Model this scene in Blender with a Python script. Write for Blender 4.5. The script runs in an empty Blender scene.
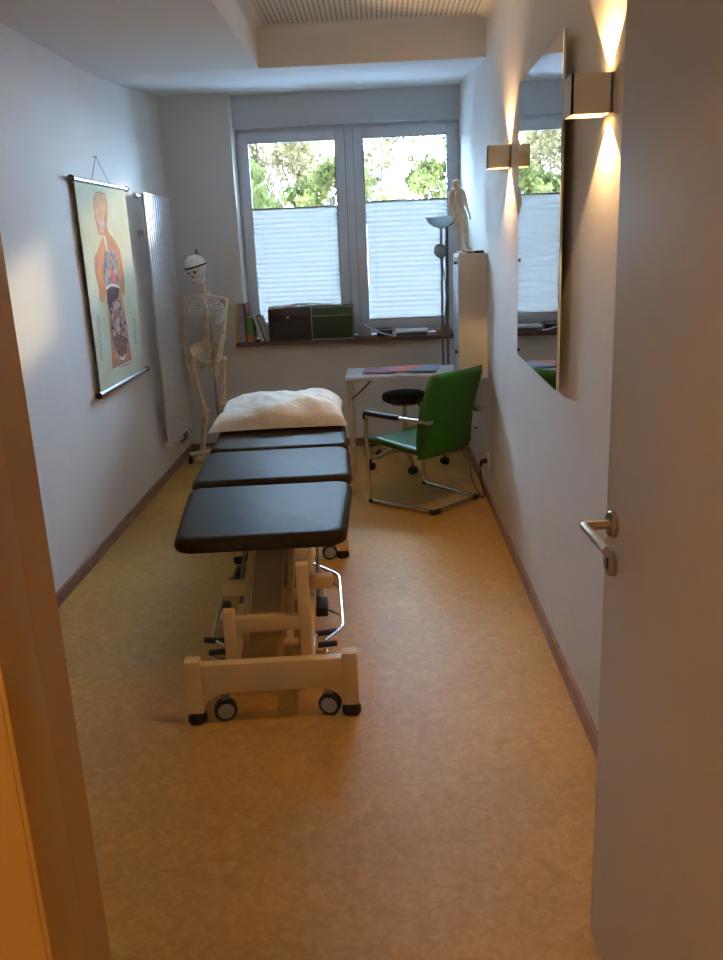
import bpy, bmesh, math, random
from mathutils import Vector, Matrix, Euler, noise
random.seed(7)
PI = math.pi
C = bpy.context.scene.collection
V = Vector

# ------------------------------------------------------------------ camera
CAMZ = 1.6
AX = V((0.99895841, -0.03559902, -0.02854474))   # world X in image frame (right, down, forward)
AY = V((0.01767571, -0.27482882, 0.96133069))
AZ = V((-0.04206735, -0.96083392, -0.27391332))
FPX = 843.0

def ray(px, py):
    r = V((px - 361.5, py - 480.0, FPX))
    return V((r.dot(AX), r.dot(AY), r.dot(AZ)))
def atz(px, py, z=0.0):
    r = ray(px, py); t = (z - CAMZ) / r.z
    return V((r.x*t, r.y*t, z))
def aty(px, py, y):
    r = ray(px, py); t = y / r.y
    return V((r.x*t, y, CAMZ + r.z*t))
def atx(px, py, x):
    r = ray(px, py); t = x / r.x
    return V((x, r.y*t, CAMZ + r.z*t))

cam_d = bpy.data.cameras.new('camera'); cam = bpy.data.objects.new('camera', cam_d); C.objects.link(cam)
right = V((AX[0], AY[0], AZ[0])); down = V((AX[1], AY[1], AZ[1])); fwd = V((AX[2], AY[2], AZ[2]))
M = Matrix((right, -down, -fwd)).transposed().to_4x4()
M.translation = V((0, 0, CAMZ))
cam.matrix_world = M
cam_d.sensor_fit = 'VERTICAL'; cam_d.sensor_height = 24.0; cam_d.lens = 24.0 * FPX / 960.0
cam_d.clip_start = 0.02; cam_d.clip_end = 300
bpy.context.scene.camera = cam

# ------------------------------------------------------------------ materials
def new_mat(name):
    m = bpy.data.materials.new(name); m.use_nodes = True
    nt = m.node_tree; nt.nodes.clear()
    out = nt.nodes.new('ShaderNodeOutputMaterial')
    return m, nt, out

def mat(name, col, rough=0.5, metal=0.0, var=0.06, scale=8.0, bump=0.0, bscale=60.0, spec=0.5, coat=0.0, sheen=0.0, col2=None, detail=3.0):
    m, nt, out = new_mat(name)
    p = nt.nodes.new('ShaderNodeBsdfPrincipled'); nt.links.new(p.outputs[0], out.inputs[0])
    tc = nt.nodes.new('ShaderNodeTexCoord')
    n = nt.nodes.new('ShaderNodeTexNoise'); n.inputs['Scale'].default_value = scale; n.inputs['Detail'].default_value = detail
    nt.links.new(tc.outputs['Object'], n.inputs['Vector'])
    r = nt.nodes.new('ShaderNodeValToRGB')
    a = [c*(1-var) for c in col]; b = [min(1, c*(1+var)) for c in (col2 or col)]
    r.color_ramp.elements[0].position = 0.35; r.color_ramp.elements[1].position = 0.65
    r.color_ramp.elements[0].color = (*a, 1); r.color_ramp.elements[1].color = (*b, 1)
    nt.links.new(n.outputs['Fac'], r.inputs[0]); nt.links.new(r.outputs[0], p.inputs['Base Color'])
    p.inputs['Roughness'].default_value = rough; p.inputs['Metallic'].default_value = metal
    p.inputs['Specular IOR Level'].default_value = spec
    p.inputs['Coat Weight'].default_value = coat
    p.inputs['Sheen Weight'].default_value = sheen
    if bump:
        n2 = nt.nodes.new('ShaderNodeTexNoise'); n2.inputs['Scale'].default_value = bscale; n2.inputs['Detail'].default_value = 4
        nt.links.new(tc.outputs['Object'], n2.inputs['Vector'])
        bp = nt.nodes.new('ShaderNodeBump'); bp.inputs['Strength'].default_value = bump; bp.inputs['Distance'].default_value = 0.01
        nt.links.new(n2.outputs['Fac'], bp.inputs['Height']); nt.links.new(bp.outputs[0], p.inputs['Normal'])
    return m

def floor_mat():
    m, nt, out = new_mat('linoleum')
    p = nt.nodes.new('ShaderNodeBsdfPrincipled'); nt.links.new(p.outputs[0], out.inputs[0])
    tc = nt.nodes.new('ShaderNodeTexCoord')
    n = nt.nodes.new('ShaderNodeTexNoise'); n.inputs['Scale'].default_value = 26; n.inputs['Detail'].default_value = 9; n.inputs['Roughness'].default_value = 0.7; n.inputs['Distortion'].default_value = 1.2
    nt.links.new(tc.outputs['Object'], n.inputs['Vector'])
    r = nt.nodes.new('ShaderNodeValToRGB')
    e = r.color_ramp.elements
    e[0].position = 0.28; e[0].color = (0.54, 0.262, 0.044, 1)
    e[1].position = 0.72; e[1].color = (0.78, 0.445, 0.115, 1)
    k = r.color_ramp.elements.new(0.5); k.color = (0.66, 0.338, 0.066, 1)
    nt.links.new(n.outputs['Fac'], r.inputs[0])
    n2 = nt.nodes.new('ShaderNodeTexNoise'); n2.inputs['Scale'].default_value = 2.2; n2.inputs['Detail'].default_value = 3
    nt.links.new(tc.outputs['Object'], n2.inputs['Vector'])
    mx = nt.nodes.new('ShaderNodeMixRGB'); mx.blend_type = 'MULTIPLY'; mx.inputs[0].default_value = 0.3
    nt.links.new(r.outputs[0], mx.inputs[1]); nt.links.new(n2.outputs['Fac'], mx.inputs[2])
    nt.links.new(mx.outputs[0], p.inputs['Base Color'])
    mr = nt.nodes.new('ShaderNodeMapRange'); mr.inputs['To Min'].default_value = 0.42; mr.inputs['To Max'].default_value = 0.58; p.inputs['Specular IOR Level'].default_value = 0.32
    nt.links.new(n.outputs['Fac'], mr.inputs['Value']); nt.links.new(mr.outputs[0], p.inputs['Roughness'])
    return m

def perf_mat():
    m, nt, out = new_mat('perforated_board')
    p = nt.nodes.new('ShaderNodeBsdfPrincipled'); nt.links.new(p.outputs[0], out.inputs[0]); p.inputs['Roughness'].default_value = 0.9
    tc = nt.nodes.new('ShaderNodeTexCoord')
    sc = nt.nodes.new('ShaderNodeVectorMath'); sc.operation = 'SCALE'; sc.inputs['Scale'].default_value = 1/0.027
    nt.links.new(tc.outputs['Object'], sc.inputs[0])
    fr = nt.nodes.new('ShaderNodeVectorMath'); fr.operation = 'FRACTION'; nt.links.new(sc.outputs[0], fr.inputs[0])
    sp = nt.nodes.new('ShaderNodeSeparateXYZ'); nt.links.new(fr.outputs[0], sp.inputs[0])
    cb = nt.nodes.new('ShaderNodeCombineXYZ'); nt.links.new(sp.outputs[0], cb.inputs[0]); nt.links.new(sp.outputs[1], cb.inputs[1])
    d = nt.nodes.new('ShaderNodeVectorMath'); d.operation = 'DISTANCE'; d.inputs[1].default_value = (0.5, 0.5, 0)
    nt.links.new(cb.outputs[0], d.inputs[0])
    r = nt.nodes.new('ShaderNodeValToRGB'); r.color_ramp.elements[0].position = 0.20; r.color_ramp.elements[0].color = (0.12, 0.10, 0.08, 1)
    r.color_ramp.elements[1].position = 0.27; r.color_ramp.elements[1].color = (0.84, 0.82, 0.77, 1)
    nt.links.new(d.outputs['Value'], r.inputs[0]); nt.links.new(r.outputs[0], p.inputs['Base Color'])
    return m

def emis(name, col, s):
    m, nt, out = new_mat(name)
    e = nt.nodes.new('ShaderNodeEmission'); e.inputs[0].default_value = (*col, 1); e.inputs[1].default_value = s
    nt.links.new(e.outputs[0], out.inputs[0]); return m

def glass_mat():
    m, nt, out = new_mat('window_glass')
    t = nt.nodes.new('ShaderNodeBsdfTransparent'); t.inputs[0].default_value = (0.97, 0.985, 0.98, 1)
    g = nt.nodes.new('ShaderNodeBsdfGlossy'); g.inputs['Roughness'].default_value = 0.0
    f = nt.nodes.new('ShaderNodeFresnel'); f.inputs[0].default_value = 1.45
    x = nt.nodes.new('ShaderNodeMixShader')
    nt.links.new(f.outputs[0], x.inputs[0]); nt.links.new(t.outputs[0], x.inputs[1]); nt.links.new(g.outputs[0], x.inputs[2])
    nt.links.new(x.outputs[0], out.inputs[0]); return m

def translucent_mat(name, col, trans, tw=0.5, var=0.0, scale=5.0, col2=None):
    m, nt, out = new_mat(name)
    d = nt.nodes.new('ShaderNodeBsdfDiffuse'); t = nt.nodes.new('ShaderNodeBsdfTranslucent')
    t.inputs[0].default_value = (*trans, 1)
    tc = nt.nodes.new('ShaderNodeTexCoord'); n = nt.nodes.new('ShaderNodeTexNoise'); n.inputs['Scale'].default_value = scale
    nt.links.new(tc.outputs['Object'], n.inputs['Vector'])
    r = nt.nodes.new('ShaderNodeValToRGB'); r.color_ramp.elements[0].position = 0.35; r.color_ramp.elements[1].position = 0.65
    r.color_ramp.elements[0].color = (*[c*(1-var) for c in col], 1); r.color_ramp.elements[1].color = (*(col2 or col), 1)
    nt.links.new(n.outputs['Fac'], r.inputs[0]); nt.links.new(r.outputs[0], d.inputs[0])
    if col2: nt.links.new(r.outputs[0], t.inputs[0])
    x = nt.nodes.new('ShaderNodeMixShader'); x.inputs[0].default_value = tw
    nt.links.new(d.outputs[0], x.inputs[1]); nt.links.new(t.outputs[0], x.inputs[2]); nt.links.new(x.outputs[0], out.inputs[0])
    return m

WALL = mat('wall_paint', (0.82, 0.79, 0.74), 0.85, var=0.015, scale=3, bump=0.03, bscale=120)
CEIL = mat('ceiling_paint', (0.82, 0.81, 0.78), 0.9, var=0.01, scale=2)
FLOOR = floor_mat(); PERF = perf_mat()
BASEB = mat('baseboard_wood', (0.33, 0.17, 0.10), 0.5, var=0.15, scale=14)
WHITE = mat('white_plastic', (0.78, 0.79, 0.80), 0.4, var=0.01)
FRAMEW = mat('window_frame_white', (0.74, 0.76, 0.79), 0.35, var=0.01)
GASKET = mat('grey_gasket', (0.12, 0.13, 0.15), 0.6)
SILLM = mat('sill_brown_stone', (0.13, 0.062, 0.040), 0.32, var=0.25, scale=25)
RADM = mat('radiator_enamel', (0.72, 0.74, 0.77), 0.28, var=0.01)
GLASS = glass_mat()
BLIND = translucent_mat('pleated_fabric', (0.82, 0.86, 0.90), (0.118, 0.112, 0.100), 0.60, var=0.02)
BLACKV = mat('black_vinyl', (0.036, 0.024, 0.012), 0.48, var=0.15, scale=30, bump=0.06, bscale=260, spec=0.08)
BLACKV.node_tree.nodes['Principled BSDF'].inputs['Specular Tint'].default_value = (1.0, 0.80, 0.58, 1)
BLACK = mat('black_plastic', (0.015, 0.014, 0.014), 0.45)
BLACKF = mat('black_fabric', (0.012, 0.012, 0.013), 0.9, bump=0.1, bscale=300)
CREAM = mat('cream_enamel', (0.80, 0.55, 0.23), 0.38, var=0.03)
CHROME = mat('chrome', (0.66, 0.64, 0.61), 0.24, metal=1.0, var=0.02)
STEEL = mat('brushed_steel', (0.50, 0.44, 0.35), 0.30, metal=1.0, var=0.05, scale=40)
ALU = mat('aluminium', (0.66, 0.68, 0.70), 0.35, metal=0.9, var=0.03)
GREYP = mat('grey_plastic', (0.25, 0.25, 0.25), 0.5)
PILLOW = mat('cream_cotton', (0.84, 0.76, 0.63), 0.92, var=0.05, scale=6, bump=0.7, bscale=22)
GREEN = mat('green_leather', (0.026, 0.135, 0.012), 0.36, var=0.10, scale=10, bump=0.05, bscale=150, spec=0.5)
DESKW = mat('desk_white', (0.76, 0.78, 0.83), 0.35, var=0.01)
TAN = mat('tan_painted_metal', (0.62, 0.47, 0.32), 0.5)
STRUT = mat('brown_strut', (0.22, 0.10, 0.06), 0.5)
SHELF = mat('shelf_white', (0.78, 0.70, 0.58), 0.45, var=0.01)
BONE = mat('bone_plastic', (0.86, 0.69, 0.44), 0.55, var=0.12, scale=25)
BONEW = mat('skull_bone', (0.90, 0.85, 0.75), 0.5, var=0.08, scale=25)
DARKGAP = mat('dark_gap', (0.02, 0.018, 0.015), 0.8)
STAND = mat('stand_cream', (0.74, 0.62, 0.42), 0.45)
FIGURE = mat('figure_skin', (0.72, 0.62, 0.47), 0.55, var=0.12, scale=30)
WOODB = mat('ochre_wood', (0.42, 0.21, 0.06), 0.5, var=0.15, scale=30)
DOORM = mat('door_lacquer', (0.66, 0.56, 0.45), 0.42, var=0.015, scale=2)
JAMB = mat('door_frame_lacquer', (0.58, 0.385, 0.12), 0.5, var=0.015)
LAMPM = mat('lamp_plaster', (0.84, 0.78, 0.66), 0.6)
MIRROR = mat('mirror_silver', (0.86, 0.88, 0.88), 0.0, metal=1.0, var=0.0)
EDGE = mat('mirror_edge', (0.42, 0.45, 0.45), 0.2)
LAMPG = mat('lamp_grey_metal', (0.13, 0.15, 0.17), 0.35, metal=0.5)
LAMPS = translucent_mat('lamp_bowl_glass', (0.66, 0.70, 0.72), (0.6, 0.68, 0.7), 0.45)
PAPERW = mat('white_paper', (0.78, 0.80, 0.85), 0.8, var=0.02)
DIRT = mat('paved_ground', (0.20, 0.21, 0.24), 0.9, var=0.3, scale=1)

# ------------------------------------------------------------------ mesh helpers
class MB:
    def __init__(s): s.bm = bmesh.new()
    def box(s, c, size, rot=None, bevel=0.0, seg=2):
        r = bmesh.ops.create_cube(s.bm, size=1.0)
        vs = r['verts']
        m = Matrix.Diagonal((*size, 1))
        if rot is not None: m = rot.to_4x4() @ m
        m = Matrix.Translation(V(c)) @ m
        bmesh.ops.transform(s.bm, matrix=m, verts=vs)
        if bevel:
            es = list({e for v in vs for e in v.link_edges})
            bmesh.ops.bevel(s.bm, geom=es, offset=bevel, segments=seg, affect='EDGES', profile=0.5)
        return s
    def span(s, a, b, bevel=0.0):
        a = V(a); b = V(b); return s.box((a+b)/2, [abs(b[i]-a[i]) for i in range(3)], bevel=bevel)
    def tube(s, pts, r, n=10, closed=False, caps=True):
        pts = [V(p) for p in pts]; N = len(pts)
        rs = r if isinstance(r, (list, tuple)) else [r]*N
        rings = []; prev = None
        for i, p in enumerate(pts):
            if closed: t = pts[(i+1) % N] - pts[i-1]
            elif i == 0: t = pts[1]-pts[0]
            elif i == N-1: t = pts[-1]-pts[-2]
            else: t = (pts[i+1]-p).normalized() + (p-pts[i-1]).normalized()
            if t.length < 1e-9: t = V((0, 0, 1))
            t.normalize()
            if prev is None:
                a = V((0, 0, 1)) if abs(t.z) < 0.9 else V((1, 0, 0))
                u = t.cross(a).normalized()
            else:
                u = prev - t*prev.dot(t)
                u = u.normalized() if u.length > 1e-6 else t.orthogonal().normalized()
            prev = u; w = t.cross(u)
            rings.append([s.bm.verts.new(p + (u*math.cos(2*PI*k/n) + w*math.sin(2*PI*k/n))*rs[i]) for k in range(n)])
        for i in range(N if closed else N-1):
            A = rings[i]; B = rings[(i+1) % N]
            for k in range(n):
                s.bm.faces.new((A[k], A[(k+1) % n], B[(k+1) % n], B[k]))
        if caps and not closed:
            s.bm.faces.new(rings[0][::-1]); s.bm.faces.new(rings[-1])
        return s
    def lathe(s, prof, c=(0, 0, 0), n=24, axis='Z'):
        c = V(c); rings = []
        def P(r, h, a):
            x, y = r*math.cos(a), r*math.sin(a)
            if axis == 'Z': return c+V((x, y, h))
            if axis == 'X': return c+V((h, x, y))
            return c+V((y, h, x))
        for r, h in prof:
            rings.append([s.bm.verts.new(P(max(r, 1e-4), h, 2*PI*k/n)) for k in range(n)])
        for A, B in zip(rings, rings[1:]):
            for k in range(n): s.bm.faces.new((A[k], A[(k+1) % n], B[(k+1) % n], B[k]))
        s.bm.faces.new(rings[0][::-1]); s.bm.faces.new(rings[-1])
        return s
    def ball(s, c, r, seg=14, rot=None):
        q = bmesh.ops.create_uvsphere(s.bm, u_segments=seg, v_segments=max(6, seg*2//3), radius=1)
        r = r if isinstance(r, (tuple, list)) else (r, r, r)
        m = Matrix.Diagonal((*r, 1))
        if rot is not None: m = rot.to_4x4() @ m
        bmesh.ops.transform(s.bm, matrix=Matrix.Translation(V(c)) @ m, verts=q['verts']); return q['verts']
    def prism(s, poly, vec):
        vec = V(vec)
        A = [s.bm.verts.new(V(p)) for p in poly]; B = [s.bm.verts.new(V(p)+vec) for p in poly]
        n = len(A); s.bm.faces.new(A[::-1]); s.bm.faces.new(B)
        for i in range(n): s.bm.faces.new((A[i], A[(i+1) % n], B[(i+1) % n], B[i]))
        return s
    def build_each(s, name, m, parent=None):   # one object per separate piece
        bm = s.bm; left = set(bm.verts); out = []; pieces = []
        while left:
            st = [left.pop()]; comp = {st[0]}
            while st:
                v = st.pop()
                for e in v.link_edges:
                    w = e.other_vert(v)
                    if w not in comp: comp.add(w); left.discard(w); st.append(w)
            pieces.append(comp)
        for comp in pieces:
            q = MB(); mp = {v: q.bm.verts.new(v.co) for v in comp}
            for f in {f for v in comp for f in v.link_faces}: q.bm.faces.new([mp[v] for v in f.verts])
            out.append(q.build(name, m, parent))
        bm.free(); return out
    def sheet(s, rows):
        g = [[s.bm.verts.new(V(p)) for p in r] for r in rows]
        for a, b in zip(g, g[1:]):
            for i in range(len(a)-1): s.bm.faces.new((a[i], a[i+1], b[i+1], b[i]))
        return s
    def build(s, name, m, parent=None, smooth=True, angle=35):
        bm = s.bm
        bmesh.ops.recalc_face_normals(bm, faces=bm.faces)
        me = bpy.data.meshes.new(name); bm.to_mesh(me); bm.free()
        if smooth:
            me.polygons.foreach_set('use_smooth', [True]*len(me.polygons))
            try: me.set_sharp_from_angle(angle=math.radians(angle))
            except Exception: pass
        me.materials.append(m)
        o = bpy.data.objects.new(name, me); C.objects.link(o)
        if parent is not None:
            o.parent = parent
        return o

def empty(name, loc=(0, 0, 0), rz=0.0):
    o = bpy.data.objects.new(name, None); o.empty_display_size = 0.05; C.objects.link(o)
    o.location = loc; o.rotation_euler = (0, 0, rz); return o
def tag(o, label=None, cat=None, group=None, kind=None):
    if label: o['label'] = label
    if cat: o['category'] = cat
    if group: o['group'] = group
    if kind: o['kind'] = kind
    return o
def struct(o, label=None, cat=None): return tag(o, label, cat, None, 'structure')
def off(o, loc):  # parts were written in world metres: give thing at loc, shift part back
    o.location = -V(loc)
def children(o): return [c for c in bpy.data.objects if c.parent == o]
def copy_tree(o, parent=None):
    c = o.copy(); C.objects.link(c)
    if parent: c.parent = parent
    for ch in children(o): copy_tree(ch, c)
    return c
def arc(c, r, a0, a1, n, plane='XY'):
    out = []
    for i in range(n+1):
        a = a0+(a1-a0)*i/n; x, y = r*math.cos(a), r*math.sin(a)
        if plane == 'XY': d = V((x, y, 0))
        elif plane == 'XZ': d = V((x, 0, y))
        else: d = V((0, x, y))
        out.append(V(c)+d)
    return out
def smoothpath(pts, k=4):
    pts = [V(p) for p in pts]; out = []
    for i in range(len(pts)-1):
        p0 = pts[max(i-1, 0)]; p1 = pts[i]; p2 = pts[i+1]; p3 = pts[min(i+2, len(pts)-1)]
        for j in range(k):
            t = j/k
            out.append(0.5*((2*p1)+(-p0+p2)*t+(2*p0-5*p1+4*p2-p3)*t*t+(-p0+3*p1-3*p2+p3)*t**3))
    out.append(pts[-1]); return out
def roundpath(pts, r, k=4):
    pts = [V(p) for p in pts]; out = [pts[0]]
    for a, b, c in zip(pts, pts[1:], pts[2:]):
        d1 = (a-b); d2 = (c-b); q = min(r, d1.length*0.45, d2.length*0.45)
        s = b+d1.normalized()*q; e = b+d2.normalized()*q
        for i in range(k+1):
            t = i/k; out.append(s*(1-t)**2+b*2*t*(1-t)+e*t*t)
    out.append(pts[-1]); return out

XL, XR, YB = -1.571, 0.648, 6.65
ZC, ZB = 2.556, 2.665
YF = 0.75

# ------------------------------------------------------------------ room shell
struct(MB().span((-2.2, -2.4, -0.1), (1.9, 7.05, 0)).build('floor', FLOOR, smooth=False), 'tan marbled linoleum floor', 'floor')
struct(MB().span((XL-0.15, YF-0.001, 0), (XL, 7.0, 2.95)).build('wall_left', WALL, smooth=False), 'white left wall with the chart and radiator', 'wall')
struct(MB().span((XR, YF-0.001, 0), (XR+0.15, 7.0, 2.95)).build('wall_right', WALL, smooth=False), 'white right wall with mirror and cube lamps', 'wall')
b = MB()
b.span((XL, YB, 0), (-1.05, 7.0, 2.9)); b.span((-1.05, YB, 0), (XR, 7.0, 0.842))
struct(b.build('wall_back', WALL, smooth=False), 'white back wall around the window', 'wall')
b = MB()
DX0, DX1, DZ = -0.325, 0.548, 2.03
b.span((XL-0.15, 0.62, 0), (DX0-0.012, YF, 2.95)); b.span((DX1+0.012, 0.62, 0), (1.9, YF, 2.95)); b.span((DX0-0.012, 0.62, DZ+0.012), (DX1+0.012, YF, 2.95))
struct(b.build('wall_front', WALL, smooth=False), 'wall with the doorway', 'wall')
# hall behind the camera
struct(MB().span((-1.35, -2.3, 0), (-1.2, 0.62, 2.6)).build('wall_hall_left', WALL, smooth=False))
struct(MB().span((1.5, -2.3, 0), (1.65, 0.62, 2.6)).build('wall_hall_right', WALL, smooth=False))
struct(MB().span((-1.35, -2.4, 0), (1.65, -2.3, 2.6)).build('wall_hall_back', WALL, smooth=False))
struct(MB().span((-1.35, -2.4, 2.5), (1.65, 0.62, 2.6)).build('ceiling_hall', CEIL, smooth=False))
# ceiling
CX, CY, CZ = -0.635, 5.215, 2.765
b = MB()
b.span((XL, YF, ZC), (CX, CY, 2.95)); b.span((CX, YF, ZC), (XR, 1.25, 2.95)); b.span((CX, 1.25, 2.80), (XR, CY, 2.95))
b.prism([(XL, CY, ZC), (XL, 6.65, ZB), (XL, 7.0, ZB), (XL, 7.0, 2.95), (XL, CY, 2.95)], (XR-XL, 0, 0))
struct(b.build('ceiling', CEIL, smooth=False), 'white stepped ceiling rising to the window', 'ceiling')
struct(MB().span((CX+0.001, 1.251, CZ), (XR-0.001, CY-0.001, 2.799)).build('ceiling_panel', PERF, smooth=False), 'perforated ceiling board in the recess', 'ceiling')
b = MB()
def cove(p0, p1, inward):
    p0 = V(p0); p1 = V(p1); inw = V(inward); R = 0.055
    prof = [p0]
    for i in range(7):
        a = PI/2*i/6
        prof.append(p0 + inw*(R*(1-math.sin(a))) + V((0, 0, -1))*(R*(1-math.cos(a))))
    b.prism(prof, p1-p0)
cove((CX, 1.25, CZ), (CX, CY, CZ), (1, 0, 0)); cove((XR, 1.25, CZ), (XR, CY, CZ), (-1, 0, 0))
cove((CX, CY, CZ), (XR, CY, CZ), (0, -1, 0))
struct(b.build('trim_1', CEIL), 'cove moulding around the recessed ceiling', 'moulding')
# baseboards
struct(MB().span((XL, YF, 0), (XL+0.016, YB, 0.062)).build('baseboard_left', BASEB, smooth=False), 'brown baseboard along the left wall', 'baseboard')
struct(MB().span((XR-0.016, YF+0.2, 0), (XR, YB, 0.062)).build('baseboard_right', BASEB, smooth=False), 'brown baseboard along the right wall', 'baseboard')
struct(MB().span((XL+0.016, YB-0.016, 0), (XR-0.016, YB, 0.062)).build('baseboard_back', BASEB, smooth=False), 'brown baseboard under the window', 'baseboard')
# roller shutter box
b = MB(); b.span((-1.05, 6.775, 2.438), (XR, 7.0, 2.70)); b.span((-1.045, 6.765, 2.436), (XR-0.002, 6.80, 2.450))
struct(b.build('trim_2', mat('shutter_box', (0.66, 0.68, 0.70), 0.6, var=0.01), smooth=False), 'pale shutter box above the window', 'shutter box')
struct(MB().span((-1.125, 6.57, 0.838), (0.615, 6.86, 0.868), bevel=0.004).build('trim_3', SILLM, smooth=False), 'brown polished window sill', 'window sill')

# ------------------------------------------------------------------ window
WIN = struct(empty('window_1', (0, 0, 0)), 'white two-sash window above the brown sill', 'window')
WY = 6.86
b = MB()
X0, X1, Z0, Z1 = -1.05, XR, 0.868, 2.443
fw = 0.045
b.span((X0, WY, Z0), (X0+fw, WY+0.07, Z1)); b.span((X1-fw, WY, Z0), (X1, WY+0.07, Z1))
b.span((X0+fw, WY, Z1-0.04), (X1-fw, WY+0.07, Z1)); b.span((X0+fw, WY, Z0), (X1-fw, WY+0.07, Z0+0.05))
b.span((-0.232, WY+0.002, Z0+0.05), (-0.148, WY+0.07, Z1-0.04)); b.span((-0.221, WY-0.016, Z0+0.05), (-0.159, WY+0.002, Z1-0.04))
b.build('window_frame', FRAMEW, WIN, smooth=False)
def sash(x0, x1, z0, z1, hx):
    t = 0.075
    b = MB()
    b.span((x0, WY-0.02, z0), (x0+t, WY+0.04, z1), bevel=0.006); b.span((x1-t, WY-0.02, z0), (x1, WY+0.04, z1), bevel=0.006)
    b.span((x0+t, WY-0.02, z1-t), (x1-t, WY+0.04, z1), bevel=0.006); b.span((x0+t, WY-0.02, z0), (x1-t, WY+0.04, z0+t), bevel=0.006)
    s = b.build('sash', FRAMEW, WIN)
    MB().span((x0+t, WY+0.01, z0+t), (x1-t, WY+0.016, z1-t)).build('pane', GLASS, s, smooth=False)
    b = MB()
    g = 0.006
    b.span((x0+t, WY-0.021, z1-t-g), (x1-t, WY+0.008, z1-t)); b.span((x0+t, WY-0.021, z0+t), (x1-t, WY+0.008, z0+t+g))
    b.span((x0+t, WY-0.021, z0+t), (x0+t+g, WY+0.008, z1-t)); b.span((x1-t-g, WY-0.021, z0+t), (x1-t, WY+0.008, z1-t))
    b.build('gasket', GREYP, s, smooth=False)
    if hx:
        b = MB(); b.lathe([(0.018, 0), (0.018, -0.008)], (hx, WY-0.02, 1.55), 12, 'Y'); b.tube([(hx, WY-0.025, 1.55), (hx, WY-0.06, 1.55)], 0.007)
        b.tube([(hx, WY-0.06, 1.555), (hx, WY-0.055, 1.44)], 0.009)
        b.build('window_handle', WHITE, s)
    return s
sash(-1.035, -0.222, 0.905, 2.415, None)
sash(-0.158, 0.630, 0.905, 2.415, -0.12)
b = MB()
for x in (-0.2235, -0.1585): b.span((x, WY-0.0185, 0.91), (x+0.004, WY-0.0161, 2.41))
b.build_each('seam_gap_shade', GREYP, WIN)  # thin grey strips stand in for the shaded gaps beside the mullion
def blind(x0, x1, ztop, zbot, label):
    t = tag(empty('pleated_blind', ((x0+x1)/2, WY-0.012, zbot)), label, 'blind', 'pleated window blinds')
    cx = (x0+x1)/2; w = x1-x0-0.014
    n = 23; rows = []
    for i in range(2*n+1):
        z = (ztop-zbot-0.02)*i/(2*n)+0.008
        rows.append([(-w/2, 0.005 if i % 2 else -0.005, z), (w/2, 0.005 if i % 2 else -0.005, z)])
    MB().sheet(rows).build('fabric', BLIND, t, smooth=False)
    MB().span((-w/2-0.004, -0.010, ztop-zbot-0.012), (w/2+0.004, 0.010, ztop-zbot), bevel=0.002).build('top_rail', GREYP, t)
    MB().span((-w/2-0.004, -0.010, -0.006), (w/2+0.004, 0.010, 0.008), bevel=0.002).build('bottom_rail', ALU, t)
    for q in (-0.36, 0.36):
        MB().tube([(q*w*1.1, -0.013, 0), (q*w*1.1, -0.013, ztop-zbot)], 0.0012, 5).build('cord', GREYP, t)
blind(-0.960, -0.297, 1.865, 0.985, 'white pleated blind covering the lower part of the left sash')
blind(-0.083, 0.555, 1.885, 0.985, 'white pleated blind in the right sash behind the floor lamp')

# ------------------------------------------------------------------ outdoors
struct(MB().span((-60, 7.6, -3.2), (60, 90, -3.0)).build('ground', DIRT, smooth=False), 'ground outside', 'ground')
LEAF = [translucent_mat('leaf_green', (0.028, 0.032, 0.010), (0.3, 0.5, 0.05), 0.5, 0.3, 1.2, (0.085, 0.080, 0.025)),
        translucent_mat('leaf_yellow', (0.08, 0.055, 0.022), (0.6, 0.5, 0.1), 0.5, 0.3, 1.5, (0.20, 0.145, 0.07)),
        translucent_mat('leaf_light', (0.05, 0.050, 0.016), (0.4, 0.5, 0.1), 0.5, 0.3, 1.5, (0.13, 0.115, 0.035))]
BARK = mat('bark', (0.08, 0.055, 0.03), 0.9, bump=0.5, bscale=10)
def tree(x, y, zc, rx, rz, n, lm, label, seed, ls=0.15):
    rnd = random.Random(seed)
    t = tag(empty('leafy_tree', (x, y, -3.0)), label, 'tree', 'trees outside the window')
    b = MB()
    b.tube([(0, 0, 0), (0.1, 0, zc*0.5+1.5), (0, 0.1, zc+3.0+rz*0.4)], [0.16, 0.10, 0.02], 10)
    cl = []
    for i in range(34):
        a = rnd.random()*2*PI; u = rnd.random()**0.5; h = rnd.uniform(-1, 1)
        rr = rx*u*math.sqrt(max(0.05, 1-h*h*0.9))
        c = V((rr*math.cos(a), rr*math.sin(a), zc+3.0+h*rz)); cl.append((c, rnd.uniform(0.30, 0.55)*rx*0.72))
        base = V((0, 0, max(1.5, c.z-rx*0.8)))
        b.tube([base, base.lerp(c, 0.5)+V((0, 0, -0.1)), c], [0.03, 0.016, 0.006], 5)
    b.build('trunk', BARK, t)
    bm = bmesh.new()
    for i in range(n):
        c, cr = cl[rnd.randrange(len(cl))]
        d = V((rnd.gauss(0, 1), rnd.gauss(0, 1), rnd.gauss(0, 0.8))); d = d.normalized()*cr*rnd.random()**0.45
        p = c+d
        q = Euler((rnd.uniform(0, PI), rnd.uniform(0, PI), rnd.uniform(0, 2*PI))).to_matrix()
        s = ls*rnd.uniform(0.6, 1.3)
        pts = [(-0.5, 0, 0), (0, -0.28, 0.05), (0.55, 0, 0), (0, 0.28, 0.05)]
        bm.faces.new([bm.verts.new(p+q @ (V(k)*s)) for k in pts])
    me = bpy.data.meshes.new('foliage'); bm.to_mesh(me); bm.free(); me.materials.append(LEAF[lm])
    o = bpy.data.objects.new('foliage', me); C.objects.link(o); o.parent = t
tree(-2.7, 14.5, 1.55, 1.35, 1.15, 10000, 0, 'green leafy tree filling the lower left of the left sash', 1)
tree(-0.85, 17.6, 2.15, 0.85, 0.95, 4500, 2, 'yellow-green tree just left of the window mullion', 2)
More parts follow.
